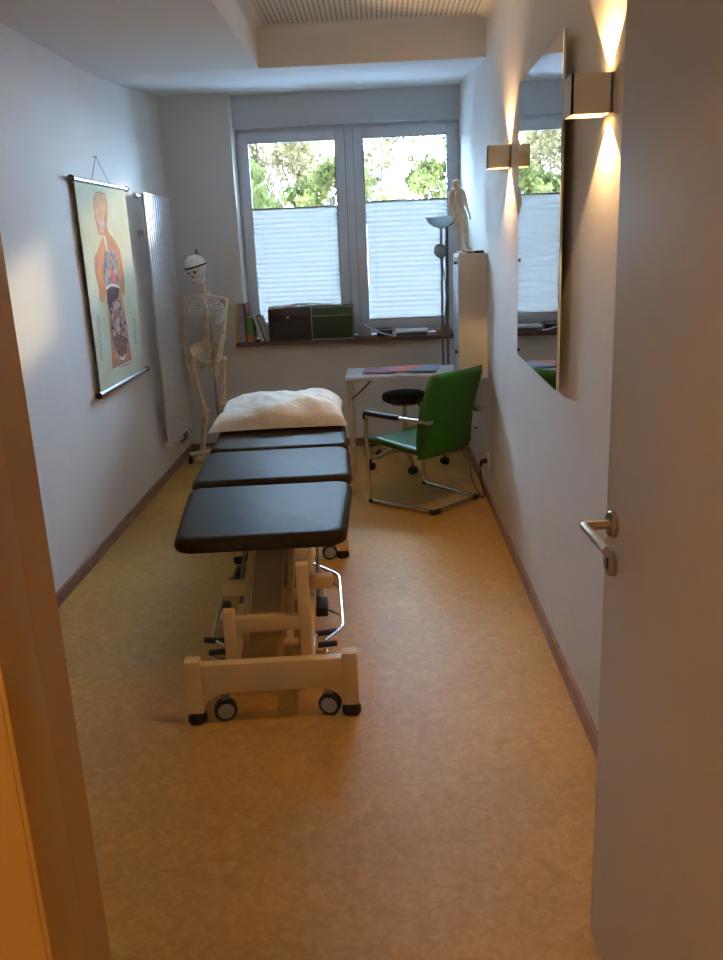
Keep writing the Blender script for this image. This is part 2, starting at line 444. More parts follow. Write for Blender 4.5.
tree(-2.7, 20.6, 3.3, 1.6, 1.2, 5500, 1, 'yellow-leaved tree rising behind the green one in the left sash', 3)
tree(1.35, 16.0, 2.65, 0.72, 1.4, 5000, 2, 'green tree at the right edge of the right sash', 5)
tree(0.15, 21.5, 3.2, 1.0, 1.3, 1800, 1, 'sparse yellowing tree in the left half of the right sash', 4)
tree(-6.2, 18.0, 2.4, 2.0, 1.7, 5000, 0, 'broad green tree far left of the window view', 6)

# ------------------------------------------------------------------ doorway
b = MB()
b.span((DX0-0.012, 0.615, 0), (DX0, YF+0.004, DZ)); b.span((DX0-0.012, 0.30+0.30, 0), (DX0+0.014, 0.668, DZ), bevel=0.004)
b.span((DX0-0.10, 0.598, 0), (DX0+0.010, 0.619, DZ+0.1), bevel=0.004)
b.span((DX1, 0.615, 0), (DX1+0.012, YF+0.004, DZ)); b.span((DX1, 0.598, 0), (DX1+0.09, 0.619, DZ+0.1))
b.span((DX0-0.012, 0.615, DZ), (DX1+0.012, YF+0.004, DZ+0.012)); b.span((DX0, 0.598, DZ), (DX1, 0.619, DZ+0.1))
struct(b.build('trim_4', JAMB), 'cream lacquered door frame on the left of the photo', 'door frame')
A = V((0.447, 1.642, 0)); D = V((0.088, -0.996, 0)).normalized(); N = V((-D.y, D.x, 0))
if N.x > 0: N = -N      # towards the room side seen by the camera
ang = math.atan2(D.y, D.x)
DR = struct(empty('door_1', A, ang), 'open white room door with steel lever handle', 'door')
b = MB()   # local x runs from free edge to hinge; local y: positive side?
sgn = 1 if (Matrix.Rotation(ang, 3, 'Z') @ V((0, 1, 0))).dot(N) > 0 else -1
b.span((0, 0, 0.006), (0.87, -sgn*0.04, 2.01), bevel=0.0025)
b.build('door_leaf', DOORM, DR)
hb = MB()
hx = 0.047; hz = 1.036
hb.lathe([(0.0265, 0), (0.0265, sgn*0.008), (0.024, sgn*0.011)], (hx, 0, hz), 28, 'Y')
hb.tube(roundpath([(hx, sgn*0.008, hz), (hx, sgn*0.062, hz), (hx+0.132, sgn*0.062, hz-0.004)], 0.004, 3), 0.0095, 14)
handle = hb.build('door_handle', STEEL, DR)
hb = MB(); hb.lathe([(0.0265, 0), (0.0265, sgn*0.008), (0.024, sgn*0.011)], (hx, 0, hz-0.083), 28, 'Y')
kr = hb.build('key_rosette', STEEL, DR)
MB().span((hx-0.0035, sgn*0.0105, hz-0.095), (hx+0.0035, sgn*0.0125, hz-0.072)).build('keyhole', BLACK, kr)
# hinges
for z in (0.25, 1.75):
    MB().tube([(0.875, sgn*0.004, z), (0.875, sgn*0.004, z+0.09)], 0.008).build('hinge', STEEL, DR)

# ------------------------------------------------------------------ wall lamps
LGLOW = emis('led_glow', (1.0, 0.62, 0.28), 22.0)
def cube_lamp(y0, label):
    t = tag(empty('wall_lamp', (XR, y0+0.05, 1.95)), label, 'lamp', 'cube wall lamps')
    x0, x1, hh = -0.115, -0.004, 0.05
    b = MB(); w = 0.006
    b.span((x0, -0.05, -hh), (x1, -0.05+w, hh)); b.span((x0, 0.05-w, -hh), (x1, 0.05, hh))
    b.span((x0, -0.05, -hh), (x0+w, 0.05, hh)); b.span((x1-w, -0.05, -hh), (x1+0.004, 0.05, hh))
    b.build('housing', LAMPM, t, smooth=False)
    b = MB(); b.span((x0+w, -0.05+w, -0.01), (x1-w, 0.05-w, 0.01)); b.build('led_block', LAMPM, t, smooth=False)
    for s in (1, -1):
        MB().span((x0+0.045, -0.02, s*0.012), (x1-0.012, 0.02, s*0.016)).build('led', LGLOW, t, smooth=False)
        ld = bpy.data.lights.new('lamp_beam', 'SPOT'); ld.energy = 11.5; ld.color = (1.0, 0.60, 0.27)
        ld.spot_size = math.radians(98); ld.spot_blend = 0.12; ld.shadow_soft_size = 0.004
        lo = bpy.data.objects.new('lamp_beam', ld); C.objects.link(lo); lo.parent = t
        lo.location = (-0.030, 0, s*0.049); lo.rotation_euler = (PI if s > 0 else 0, 0, 0)
cube_lamp(2.46, 'cream cube wall lamp between the mirror and the open door')
cube_lamp(4.25, 'cream cube wall lamp on the window side of the mirror')

# ------------------------------------------------------------------ mirror
MT = tag(empty('wall_mirror', (XR, 3.41, 1.066), math.radians(-1.25)), 'frameless tall mirror on the right wall reflecting the window', 'mirror')
MB().span((-0.0335, -0.49, 0), (-0.0305, 0.49, 1.139)).build('mirror_glass', MIRROR, MT, smooth=False)
MB().span((-0.0304, -0.4912, -0.001), (-0.0235, 0.4912, 1.140)).build('mirror_edge', EDGE, MT, smooth=False)
for yy in (-0.3, 0.3):
    for zz in (0.2, 0.95): MB().span((-0.0235, yy-0.03, zz-0.03), (-0.0015+yy*0.022, yy+0.03, zz+0.03)).build('bracket', GREYP, MT, smooth=False)

# ------------------------------------------------------------------ radiator
RY0, RY1, RZ0, RZ1 = 5.68, 6.36, 0.27, 1.95
RT = tag(empty('wall_radiator', (XL, (RY0+RY1)/2, RZ0)), 'tall white vertical tube radiator beside the chart', 'radiator')
b = MB(); n = 12; L = RY1-RY0; H = RZ1-RZ0
for i in range(n):
    y = -L/2+L*(i+0.5)/n
    b.box((0.075, y, H/2), (0.020, L/n*0.60, H-0.03), bevel=0.006)
b.build('radiator_tubes', RADM, RT)
b = MB(); b.span((0.040, -L/2, 0), (0.086, L/2, 0.022), bevel=0.003); b.span((0.040, -L/2, H-0.016), (0.086, L/2, H), bevel=0.003)
b.build_each('header', RADM, RT)
b = MB()
for yy in (-L/2+0.08, L/2-0.08):
    for zz in (0.25, H-0.25): b.span((0, yy-0.015, zz-0.02), (0.046, yy+0.015, zz+0.02))
b.build_each('wall_bracket', RADM, RT)
b = MB(); b.tube([(0.05, -L/2-0.005, H-0.02), (0.05, -L/2-0.05, H-0.02)], 0.012); b.lathe([(0.018, 0), (0.018, -0.05), (0.012, -0.06)], (0.05, -L/2-0.03, H-0.02), 14, 'Y')
b.build('vent_valve', ALU, RT)
b = MB(); b.tube([(0.055, L/2-0.06, 0.0), (0.055, L/2-0.06, -0.08), (0.02, L/2-0.06, -0.1)], 0.009); b.tube([(0.055, L/2-0.12, 0), (0.055, L/2-0.12, -0.08), (0.02, L/2-0.12, -0.1)], 0.009)
b.lathe([(0.016, 0), (0.016, 0.04)], (0.055, L/2-0.09, -0.05), 12, 'Y')
b.build('connection_valve', GREYP, RT)

# ------------------------------------------------------------------ wall chart (flat print hung between two rods)
CXP = -1.545
CT = tag(empty('anatomy_chart', (XL, 5.09, 0.82)), 'roll-down anatomy chart of a human torso on the left wall', 'wall chart')
def cp(px, py, lift=0.0):
    p = atx(px, py, CXP); return V((CXP-XL+lift, p.y-5.09, p.z-0.82))
def q7(X, Y): return 84+X/5.34, 190+Y/5.333
PAPER = mat('chart_paper', (0.66, 0.60, 0.36), 0.92, var=0.05, scale=3, col2=(0.66, 0.66, 0.50))
c = [cp(70, 179), cp(123, 189), cp(146, 371), cp(104, 389)]
y0 = (c[0].y+c[3].y)/2; y1 = (c[1].y+c[2].y)/2; zt = (c[0].z+c[1].z)/2; zb = (c[2].z+c[3].z)/2
MB().span((CXP-XL-0.0015, y0, zb), (CXP-XL, y1, zt)).build('chart_sheet', PAPER, CT, smooth=False)
def rod(z, name):
    b = MB(); b.tube([(CXP-XL, y0-0.035, z), (CXP-XL, y1+0.035, z)], 0.013, 12); r = b.build(name, ALU, CT)
    b = MB()
    for y in (y0-0.045, y1+0.035): b.tube([(CXP-XL, y, z), (CXP-XL, y+0.012, z)], 0.018, 12)
    b.build_each('end_cap', BLACK, r)
rod(zt+0.005, 'top_rod'); rod(zb-0.005, 'bottom_rod')
pm = (y0+y1)/2
b = MB(); b.tube([(CXP-XL, pm-0.16, zt+0.015), (0.012, pm, zt+0.15), (CXP-XL, pm+0.16, zt+0.015)], 0.0015, 5); b.tube([(0, pm, zt+0.15), (0.02, pm, zt+0.15)], 0.003, 6)
b.build('hanging_string', GREYP, CT)
def cpoly(name, pts, m, lift):
    b = MB(); b.bm.faces.new([b.bm.verts.new(cp(*q7(*p), lift=lift)) for p in pts])
    o = b.build(name, m, CT, smooth=False); return o
SKIN = mat('print_skin', (0.58, 0.25, 0.11), 0.92, var=0.12, scale=9)
SKINP = mat('print_pale_skin', (0.62, 0.37, 0.19), 0.92, var=0.12, scale=14)
LUNG = mat('print_lung', (0.13, 0.17, 0.21), 0.92, var=0.4, scale=26, col2=(0.36, 0.26, 0.26))
REDP = mat('print_red', (0.55, 0.12, 0.10), 0.92, var=0.2, scale=20)
LIV = mat('print_liver', (0.10, 0.03, 0.03), 0.92, var=0.25, scale=14)
GUT = mat('print_gut', (0.13, 0.04, 0.03), 0.92, var=0.4, scale=30, col2=(0.50, 0.28, 0.20))
DKG = mat('print_dark_red', (0.05, 0.02, 0.015), 0.92, var=0.3, scale=36, col2=(0.30, 0.14, 0.08))
PALE = mat('print_pale', (0.72, 0.70, 0.62), 0.92)
PINKG = mat('print_tissue', (0.52, 0.38, 0.32), 0.92, var=0.2, scale=40)
REDK = mat('print_muscle', (0.48, 0.20, 0.10), 0.92, var=0.1, scale=20)
INK = mat('print_ink', (0.22, 0.22, 0.20), 0.92)
REDK = mat('print_muscle', (0.48, 0.20, 0.10), 0.92, var=0.1, scale=20)
body = [(50,40),(62,12),(85,6),(110,22),(124,75),(125,140),(120,190),(132,230),(165,268),(192,320),(205,400),(215,480),(219,545),(206,568),(199,548),(190,500),(200,560),(215,640),(232,740),(243,820),(255,905),(152,955),(146,850),(136,740),(128,640),(118,540),(110,596),(95,602),(84,590),(78,520),(58,440),(53,365),(74,318),(92,262),(100,240),(78,238),(70,200),(62,165),(55,150),(58,120),(50,90)]
cpoly('figure_print', body, SKIN, 0.0006)
cpoly('figure_print', [(54,50),(66,18),(86,12),(106,28),(118,75),(116,130),(100,170),(80,180),(66,160),(60,110)], SKINP, 0.0010)
cpoly('figure_print', [(74,150),(100,140),(112,180),(104,225),(84,228),(76,195)], mat('print_face', (0.60, 0.42, 0.33), 0.92, var=0.3, scale=30), 0.0014)
cpoly('figure_print', [(100,240),(115,250),(124,320),(132,330),(120,335),(110,290)], PALE, 0.0014)
cpoly('lung_print', [(108,335),(135,312),(165,330),(182,420),(188,505),(150,498),(122,518),(106,480),(102,400)], LUNG, 0.0014)
cpoly('heart_print', [(134,400),(150,425),(168,455),(174,495),(158,512),(145,485),(138,445)], REDP, 0.0018)
cpoly('diaphragm_print', [(116,520),(135,502),(160,500),(190,515),(190,524),(160,512),(135,516),(120,534)], PALE, 0.0020)
cpoly('liver_print', [(120,534),(140,514),(186,524),(182,575),(150,600),(136,642),(126,600)], LIV, 0.0018)
cpoly('intestine_print', [(132,640),(150,600),(184,580),(205,620),(226,720),(238,800),(226,870),(200,902),(165,858),(146,760)], GUT, 0.0016)
cpoly('intestine_print', [(156,790),(190,770),(232,795),(224,868),(202,894),(168,852)], DKG, 0.0020)
cpoly('intestine_print', [(164,694),(172,684),(180,690),(187,712),(190,738),(187,766),(178,762),(170,742),(165,716)], PINKG, 0.0022)
cpoly('intestine_print', [(160,618),(168,602),(180,594),(190,602),(190,618),(180,630),(168,636)], PINKG, 0.0020)
cpoly('vessel_print', [(122,345),(128,345),(140,400),(146,470),(142,470),(134,402)], REDK, 0.0020)
cpoly('arm_shade_print', [(60,340),(70,345),(74,440),(92,560),(88,575),(76,520),(60,430)], REDK, 0.0010)
cpoly('arm_shade_print', [(196,400),(204,410),(214,520),(208,545),(202,470)], REDK, 0.0010)
cpoly('pelvis_print', [(186,884),(202,894),(222,872),(214,906),(196,908)], PALE, 0.0024)
cpoly('muscle_print', [(148,890),(190,908),(250,890),(254,906),(152,952)], REDK, 0.0012)
b = MB()
for (X, Ys, Ye) in ((66, 670, 910), (258, 690, 830)):
    for k in range(int((Ye-Ys)/9)):
        Y = Ys+9*k; X2 = X+k*0.9*(0.9 if X < 100 else 0.7); w = 15+5*math.sin(k*2.3)
        b.bm.faces.new([b.bm.verts.new(cp(*q7(x, y), lift=0.0006)) for x, y in ((X2, Y), (X2+w, Y+0.6), (X2+w, Y+3.2), (X2, Y+2.6))])
for k in range(5):
    b.bm.faces.new([b.bm.verts.new(cp(x, y, lift=0.0006)) for x, y in ((119+2.4*k, 366.5-0.9*k), (120.7+2.4*k, 366-0.9*k), (120.7+2.4*k, 367.2-0.9*k), (119+2.4*k, 367.8-0.9*k))])
b.build('caption_lines', INK, CT, smooth=False)

# ------------------------------------------------------------------ skeleton
SY = 6.30
SO = V((-1.30, SY, 0))
SK = tag(empty('anatomical_skeleton', SO), 'life-like anatomical skeleton hanging on a wheeled stand in the back left corner', 'skeleton')
def S(px, py, dy=0.0): return aty(px, py, SY+dy) - SO
def bone(b, p, r, n=8): b.tube(smoothpath(p, 4) if len(p) > 2 else p, None, n) if False else None
def limb(b, a, c, r, knob, bend=V((0, 0, 0))):
    a = V(a); c = V(c); N_ = 9; pts = []; rs = []
    for i in range(N_):
        t = i/(N_-1); pts.append(a.lerp(c, t)+bend*math.sin(PI*t)); e = abs(2*t-1)**5; rs.append(r*1.25+(knob-r*1.25)*e)
    b.tube(pts, rs, 8); b.ball(a, knob*1.15, 8); b.ball(c, knob*1.1, 8)
# skull
HC = S(196, 268)
b = MB(); vs = b.ball((0, 0, 0), 1.0, 40)
for v in vs:
    x, y, z = v.co
    X = x*0.071; Y = y*0.088; Z = z*0.082
    if z < 0:
        k = -z; X *= 1-0.50*k; Y = Y*(1-0.35*k)-0.012*k
    if y < 0:
        for ex in (-0.028, 0.028):
            d = math.hypot(X-ex, (Z+0.018)); 
            if d < 0.020: Y += 0.026*(1-(d/0.020)**2)
        d = math.hypot(X/0.8, (Z+0.046)); 
        if d < 0.012: Y += 0.024*(1-(d/0.012)**2)
        if abs(Z+0.004) < 0.012: Y -= 0.004
    v.co = (X, Y, Z)
HR = Matrix.Rotation(math.radians(-7), 3, 'Y') @ Matrix.Rotation(math.radians(-30), 3, 'Z') @ Matrix.Rotation(math.radians(8), 3, 'X')
bmesh.ops.transform(b.bm, matrix=Matrix.Translation(HC) @ HR.to_4x4(), verts=b.bm.verts)
skull = b.build('skull', BONEW, SK)
b = MB(); vs = b.ball((0, 0, 0), 1.0, 32)
for v in vs:
    x, y, z = v.co; v.co = (x*0.0745, y*0.0915, max(z, 0.16)*0.086)
bmesh.ops.transform(b.bm, matrix=Matrix.Translation(HC+HR @ V((0, 0, 0.008))) @ HR.to_4x4(), verts=b.bm.verts)
b.build('skull_cap', BONEW, skull)
b = MB(); b.lathe([(0.0715, 0.010), (0.0735, 0.013), (0.0735, 0.020), (0.0715, 0.023)], (0, 0, 0), 32)
bmesh.ops.transform(b.bm, matrix=Matrix.Translation(HC) @ HR.to_4x4() @ Matrix.Diagonal((1.0, 1.23, 1, 1)), verts=b.bm.verts)
b.build('skull_cut', DARKGAP, skull)
b = MB()
for s in (-1, 1):
    vs = b.ball((s*0.027, -0.058, -0.018), (0.015, 0.009, 0.013), 10)
b.ball((0, -0.064, -0.046), (0.005, 0.006, 0.008), 8)
bmesh.ops.transform(b.bm, matrix=Matrix.Translation(HC) @ HR.to_4x4(), verts=b.bm.verts)
b.build_each('socket_shade', mat('bone_shadow_brown', (0.24, 0.16, 0.10), 0.8), skull)  # brown ellipsoids paint the shade inside the eye sockets and nose hole
b = MB()
jaw = [V((0.036*math.cos(a), -0.008-0.044*math.sin(a), -0.090-0.010*math.sin(a))) for a in [PI*i/10 for i in range(11)]]
jaw = [V((0.046, 0.012, -0.045))]+jaw+[V((-0.046, 0.012, -0.045))]
b.tube(jaw, [0.008]+[0.014]*11+[0.008], 8); b.ball((0, -0.048, -0.096), (0.016, 0.009, 0.011), 10)
for k in range(9): b.box((-0.020+0.005*k, -0.064+0.5*abs(k-4)**2*0.001, -0.080), (0.0040, 0.006, 0.012), bevel=0.001)
up = [V((0.030*math.cos(a), -0.020-0.048*math.sin(a), -0.078)) for a in [PI*i/10 for i in range(11)]]
b.tube(up, 0.009, 8)
bmesh.ops.transform(b.bm, matrix=Matrix.Translation(HC) @ HR.to_4x4(), verts=b.bm.verts)
b.build('jaw', BONEW, SK)
# spine
neck = S(201, 280, 0.03); c7 = S(204, 292, 0.06); t6 = S(206, 310, 0.08); l1 = S(206, 326, 0.05); l5 = S(206, 345, 0.02); sac = S(207, 352, 0.05)
sp = smoothpath([neck, c7, t6, l1, l5], 7)
b = MB(); b.tube(sp, 0.006, 6)
for i, p in enumerate(sp):
    t = i/(len(sp)-1); r = 0.013+0.013*t
    b.lathe([(r*0.85, -0.009), (r, -0.006), (r*0.9, 0), (r, 0.006), (r*0.85, 0.009)], p, 12)
    b.tube([p, p+V((0, r+0.022, -0.01))], [0.005, 0.003], 5)
    b.tube([p+V((-r-0.012, r*0.6, 0)), p+V((r+0.012, r*0.6, 0))], 0.004, 5)
b.build('spine', BONE, SK)
# ribs
b = MB()
st0 = S(203, 296, -0.085); st1 = S(207, 311, -0.105)
RC = S(206, 308, 0.0)
for i in range(10):
    t = i/9
    zc = c7.z-0.005-t*0.155
    w = 0.050+0.085*min(1, t*2.0)**0.75
    if t > 0.8: w -= 0.015*(t-0.8)*5
    back = V((c7.x+(l1.x-c7.x)*t, 0.075, zc))
    for s in (-1, 1):
        pts = []
        for k in range(11):
            a = PI*k/10
            if i >= 7 and k > 8: break
            x = RC.x*(1)+s*w*math.sin(a)**0.85 if 0 < k < 10 else RC.x
            y = 0.075*math.cos(a)*1.0 - 0.01 if a < PI/2 else -0.01+0.085*math.cos(a)*(0.75+0.25*t)
            z = zc - (0.055+0.03*t)*(k/10)
            if k >= 8: z += (k-7)*0.012*t
            if k == 10: x = RC.x+s*0.012
            pts.append(V((x, y, z)))
        pts[0] = back
        b.tube(smoothpath(pts, 2), 0.0068, 6)
b.build('rib_cage', BONEW, SK)
b = MB(); b.tube(smoothpath([st0, st0.lerp(st1, 0.5), st1, st1+V((0, 0.005, -0.03))], 3), [0.017]*3+[0.012]*3+[0.014]*3+[0.005], 8)
b.build('breastbone', BONEW, SK)
shL = S(182, 300, 0.0); shR = S(226, 299, 0.02)
for p, s in ((shL, -1), (shR, 1)):
    b = MB(); b.tube(smoothpath([st0+V((s*0.012, 0, 0.005)), st0.lerp(p, 0.5)+V((0, -0.01, 0.010)), p+V((-s*0.006, 0.01, 0.006))], 4), 0.0075, 7)
    b.build('collarbone', BONEW, SK)
    b = MB()
    o = p+V((-s*0.02, 0.03, 0.0))
    b.prism([o+V((0, 0, 0.01)), o+V((-s*0.075, 0.045, 0.0)), o+V((-s*0.060, 0.055, -0.11)), o+V((-s*0.01, 0.02, -0.03))], (0, 0.006, 0))
    b.tube([o+V((-s*0.07, 0.055, -0.025)), o+V((0.0, 0.02, 0.0)), p+V((s*0.000, 0, 0.008))], [0.004, 0.007, 0.009], 6)
    b.build('shoulder_blade', BONE, SK)
elL = S(184, 340, 0.02); elR = S(224, 332, 0.02); wrL = S(190, 372, -0.04); wrR = S(218, 362, -0.10)
for sh, el, wr, s in ((shL, elL, wrL, -1), (shR, elR, wrR, 1)):
    b = MB(); limb(b, sh+V((0, 0, -0.012)), el, 0.0095, 0.017); b.build('upper_arm_bone', BONE, SK)
    b = MB(); limb(b, el+V((0.008, 0, -0.01)), wr+V((0.008, 0, 0)), 0.0055, 0.010, V((0.005, 0, 0))); limb(b, el+V((-0.008, 0, -0.01)), wr+V((-0.008, 0, 0)), 0.0055, 0.009, V((-0.005, 0, 0)))
    b.build('forearm_bones', BONE, SK)
    b = MB()
    for k in range(6): b.ball(wr+V((-0.012+0.010*(k % 3), 0, -0.008-0.010*(k//3))), 0.007, 6)
    dx = V((0.0, -0.004, 0)); tip = S(214, 384, -0.10)-wr if s > 0 else S(193, 396, -0.04)-wr
    dn = tip.normalized(); sd = V((1, 0, 0)); sd = (sd-dn*sd.dot(dn)).normalized()
    for f in range(4):
        o = wr+sd*(-0.016+0.011*f)+dn*0.020; L_ = [0.9, 1.0, 0.97, 0.85][f]
        jj = [o, o+dn*0.052*L_, o+dn*0.085*L_+V((0, -0.004, 0)), o+dn*0.106*L_+V((0, -0.010, 0)), o+dn*0.122*L_+V((0, -0.016, 0))]
        b.tube(jj, [0.0045, 0.0042, 0.0036, 0.0032, 0.002], 6)
        for q in jj[1:4]: b.ball(q, 0.0055, 6)
    th = wr+sd*(-s*-0.016)*-1+dn*0.014
    jj = [th, th-sd*s*0.018+dn*0.03, th-sd*s*0.026+dn*0.055+V((0, -0.008, 0)), th-sd*s*0.028+dn*0.073+V((0, -0.012, 0))]
    b.tube(jj, [0.005, 0.0045, 0.004, 0.0025], 6)
    for q in jj[1:3]: b.ball(q, 0.006, 6)
    b.build('hand', BONE, SK)
# pelvis
PC = S(207, 352)
b = MB()
for s in (-1, 1):
    rows = []
    for i in range(7):           # iliac wing, curved sheet with thickness
        u = i/6
        row = []
        for j in range(6):
            v_ = j/5
            x = s*(0.030+0.088*v_**0.8*(1-0.35*u)); y = 0.055-0.115*v_+0.02*u; z = 0.062+0.012*math.sin(PI*v_)-0.105*u-0.022*v_
            row.append(PC+V((x, y, z)))
        rows.append(row)
    b.sheet(rows)
    b.sheet([[p+V((s*0.004, -0.002, 0))*1.5 for p in r] for r in rows])
    b.tube(smoothpath([r for r in rows[0]], 2), 0.008, 6)
    hip = PC+V((s*0.083, -0.005, -0.045))
    b.tube(smoothpath([rows[0][-1], rows[3][-1]+V((s*0.004, -0.005, 0)), hip], 3), 0.010, 7)
    b.ball(hip, 0.026, 12)
    b.tube(smoothpath([hip, PC+V((s*0.05, -0.045, -0.060)), PC+V((s*0.008, -0.055, -0.072))], 3), [0.012]*6+[0.013], 8)
    b.tube(smoothpath([PC+V((s*0.012, -0.052, -0.080)), PC+V((s*0.038, -0.02, -0.112)), PC+V((s*0.062, 0.0, -0.100)), hip], 3), 0.010, 8)
b.tube(smoothpath([PC+V((0, 0.045, 0.055)), PC+V((0, 0.062, 0.0)), PC+V((0, 0.045, -0.045)), PC+V((0, 0.03, -0.062))], 3), [0.034, 0.034, 0.032, 0.028, 0.022, 0.017, 0.012, 0.009, 0.006, 0.004], 10)
b.ball(PC+V((0, -0.056, -0.074)), (0.012, 0.009, 0.016), 10)
b.build('pelvis', BONE, SK)
hL = PC+V((-0.092, -0.01, -0.048)); hR = PC+V((0.092, -0.01, -0.048))
kL = S(205, 411, -0.03); kR = S(224, 404, -0.03); aL = S(203, 449, 0.02); aR = S(221, 446, 0.02)
for h_, k_, a_, s in ((hL, kL, aL, -1), (hR, kR, aR, 1)):
    tr = h_+V((s*0.032, 0, -0.015))
    b = MB(); b.tube([h_, tr], [0.013, 0.017], 8); b.ball(h_, 0.022, 10); limb(b, tr, k_, 0.0135, 0.024); 
    b.ball(k_+V((-0.014, 0, 0)), 0.021, 10); b.ball(k_+V((0.014, 0, 0)), 0.021, 10); b.build('thigh_bone', BONE, SK)
    b = MB(); b.ball(k_+V((0, -0.025, 0.0)), (0.017, 0.009, 0.019), 10); b.build('kneecap', BONE, SK)
    b = MB(); limb(b, k_+V((0, 0, -0.045)), a_, 0.0115, 0.021); limb(b, k_+V((s*0.024, 0.01, -0.055)), a_+V((s*0.020, 0.01, -0.005)), 0.0055, 0.010)
    b.build('shin_bones', BONE, SK)
    b = MB(); b.ball(a_+V((0, 0.03, -0.035)), (0.02, 0.032, 0.02), 10); b.ball(a_+V((0, -0.01, -0.025)), (0.024, 0.03, 0.015), 10)
    for f in range(5):
        o = a_+V((-0.022+0.011*f, -0.03, -0.032)); e = o+V((-0.010+0.005*f, -0.085+0.006*abs(f-2), -0.018))
        b.tube([o, e, e+V((0, -0.028, -0.006))], [0.006, 0.005, 0.004], 6); b.ball(e, 0.007, 6)
    b.build('foot', BONE, SK)
# stand
pb = V((0.02, 0.10, 0))
b = MB(); b.tube([pb+V((0, 0, 0.10)), V((pb.x, pb.y, HC.z+0.02)), V((HC.x, 0.05, HC.z+0.13)), V((HC.x, 0.01, HC.z+0.09))], 0.008, 8); b.build('stand_pole', CHROME, SK)
b = MB(); bc = V((0.02, 0.03, 0.07))
ends = [V((bc.x+0.235*math.cos(a), bc.y+0.20*math.sin(a), 0.075)) for a in [math.radians(d) for d in (208, 280, 352, 64, 136)]]
for e in ends: b.tube([bc+V((0, 0, 0.01)), e], [0.022, 0.015], 8)
b.lathe([(0.035, -0.02), (0.035, 0.03), (0.015, 0.045)], bc, 16)
b.tube([bc, pb+V((0, 0, 0.12))], 0.014, 8)
b.build('stand_base', STAND, SK)
for e in ends:
    b = MB(); b.tube([e, e+V((0, 0, -0.035))], 0.008, 8)
    b.tube([V((e.x-0.012, e.y, 0.026)), V((e.x+0.012, e.y, 0.026))], 0.026, 16); b.build('caster', BLACK, SK)

# ------------------------------------------------------------------ treatment couch
TH = math.radians(3.4)
TO = V((-0.42, 2.62, 0))
TC = tag(empty('treatment_couch', TO, TH), 'black vinyl treatment couch on a cream metal lifting frame', 'treatment couch')
RI = Matrix.Rotation(-TH, 3, 'Z')
def tl(p): return RI @ (V(p)-TO)
ZT = 0.60; TK = 0.056; UX = -0.027
def pad(v0, v1, w0, w1, name, z=ZT, rad=0.040):
    # rounded cushion, width w0 at v0 to w1 at v1
    b = MB(); nu = 1
    r = bmesh.ops.create_cube(b.bm, size=1.0)
    for vtx in r['verts']:
        w = w0 if vtx.co.y < 0 else w1
        vtx.co = V((UX+vtx.co.x*w, v0 if vtx.co.y < 0 else v1, z-TK/2+vtx.co.z*TK))
    # round plan corners then soften edges
    ve = [e for e in b.bm.edges if abs(e.verts[0].co.z-e.verts[1].co.z) > TK*0.5]
    bmesh.ops.bevel(b.bm, geom=ve, offset=0.075, segments=6, affect='EDGES', profile=0.5)
    te = [e for e in b.bm.edges if all(v.co.z > z-0.001 for v in e.verts)]
    bmesh.ops.bevel(b.bm, geom=te, offset=rad, segments=7, affect='EDGES', profile=0.5)
    be = [e for e in b.bm.edges if all(v.co.z < z-TK+0.001 for v in e.verts)]
    bmesh.ops.bevel(b.bm, geom=be, offset=0.015, segments=2, affect='EDGES', profile=0.5)
    return b.build(name, BLACKV, TC, angle=60)
pad(0.20, 0.905, 0.62, 0.715, 'leg_cushion')
pad(0.915, 1.50, 0.715, 0.715, 'seat_cushion', z=ZT+0.012)
pad(1.51, 2.22, 0.715, 0.70, 'back_cushion', z=ZT+0.012)
b = MB()
b.span((-0.26, 0.30, ZT-TK-0.032), (-0.22, 2.1, ZT-TK-0.002)); b.span((0.17, 0.30, ZT-TK-0.032), (0.21, 2.1, ZT-TK-0.002))
for v in (0.45, 0.95, 1.45, 2.0): b.span((-0.26, v, ZT-TK-0.032), (0.21, v+0.04, ZT-TK-0.004))
b.build('top_frame', CREAM, TC, smooth=False)
def footbar(v, vdir):
    b = MB()
    b.span((-0.245, v-0.02, 0.112), (0.255, v+0.02, 0.222), bevel=0.004)
    for s in (-1, 1):
        b.box((s*0.270+0.003, v, 0.140), (0.054, 0.05, 0.20), bevel=0.005)
        # curved gusset between post and bar
        pr = [(s*0.245+0.003, v-0.015, 0.112), (s*0.245+0.003, v-0.015, 0.045)]
        for i in range(6):
            a = PI/2*i/5
            pr.append((0.003+s*(0.245-0.105*(1-math.cos(a))), v-0.015, 0.045+0.067*math.sin(a)))
        b.prism(pr, (0, 0.03, 0))
    o = b.build('foot_bar', CREAM, TC)
    for s in (-1, 1):
        MB().lathe([(0.030, 0), (0.034, 0.006), (0.034, 0.022), (0.026, 0.042)], (s*0.270+0.003, v, 0), 18).build('rubber_foot', BLACK, o)
    return o
footbar(0.0, 1); footbar(1.52, -1)
b = MB()
for u in (-0.150, 0.122): b.span((u-0.022, 0.02, 0.125), (u+0.022, 1.50, 0.170), bevel=0.003)
b.span((-0.165, 0.70, 0.13), (0.112, 0.75, 0.165)); b.build('base_rail', CREAM, TC)
b = MB()
for u, zt_ in ((-0.148, 0.35), (0.122, ZT-TK-0.03)): b.span((u-0.021, 0.12, 0.165), (u+0.021, 0.165, zt_), bevel=0.004)
b.span((-0.13, 0.125, 0.268), (0.105, 0.16, 0.322), bevel=0.003)
b.build('front_upright', CREAM, TC)
def beam(b, a, c, w, t):
    a = V(a); c = V(c); d = c-a; L_ = d.length
    rot = d.to_track_quat('Y', 'Z').to_matrix()
    b.box((a+c)/2, (w, L_, t), rot=rot, bevel=0.003)
b = MB(); beam(b, (-0.03, 0.22, 0.23), (-0.03, 1.15, 0.50), 0.115, 0.05); b.build('lifting_column', mat('brown_enamel', (0.50, 0.33, 0.16), 0.4), TC)
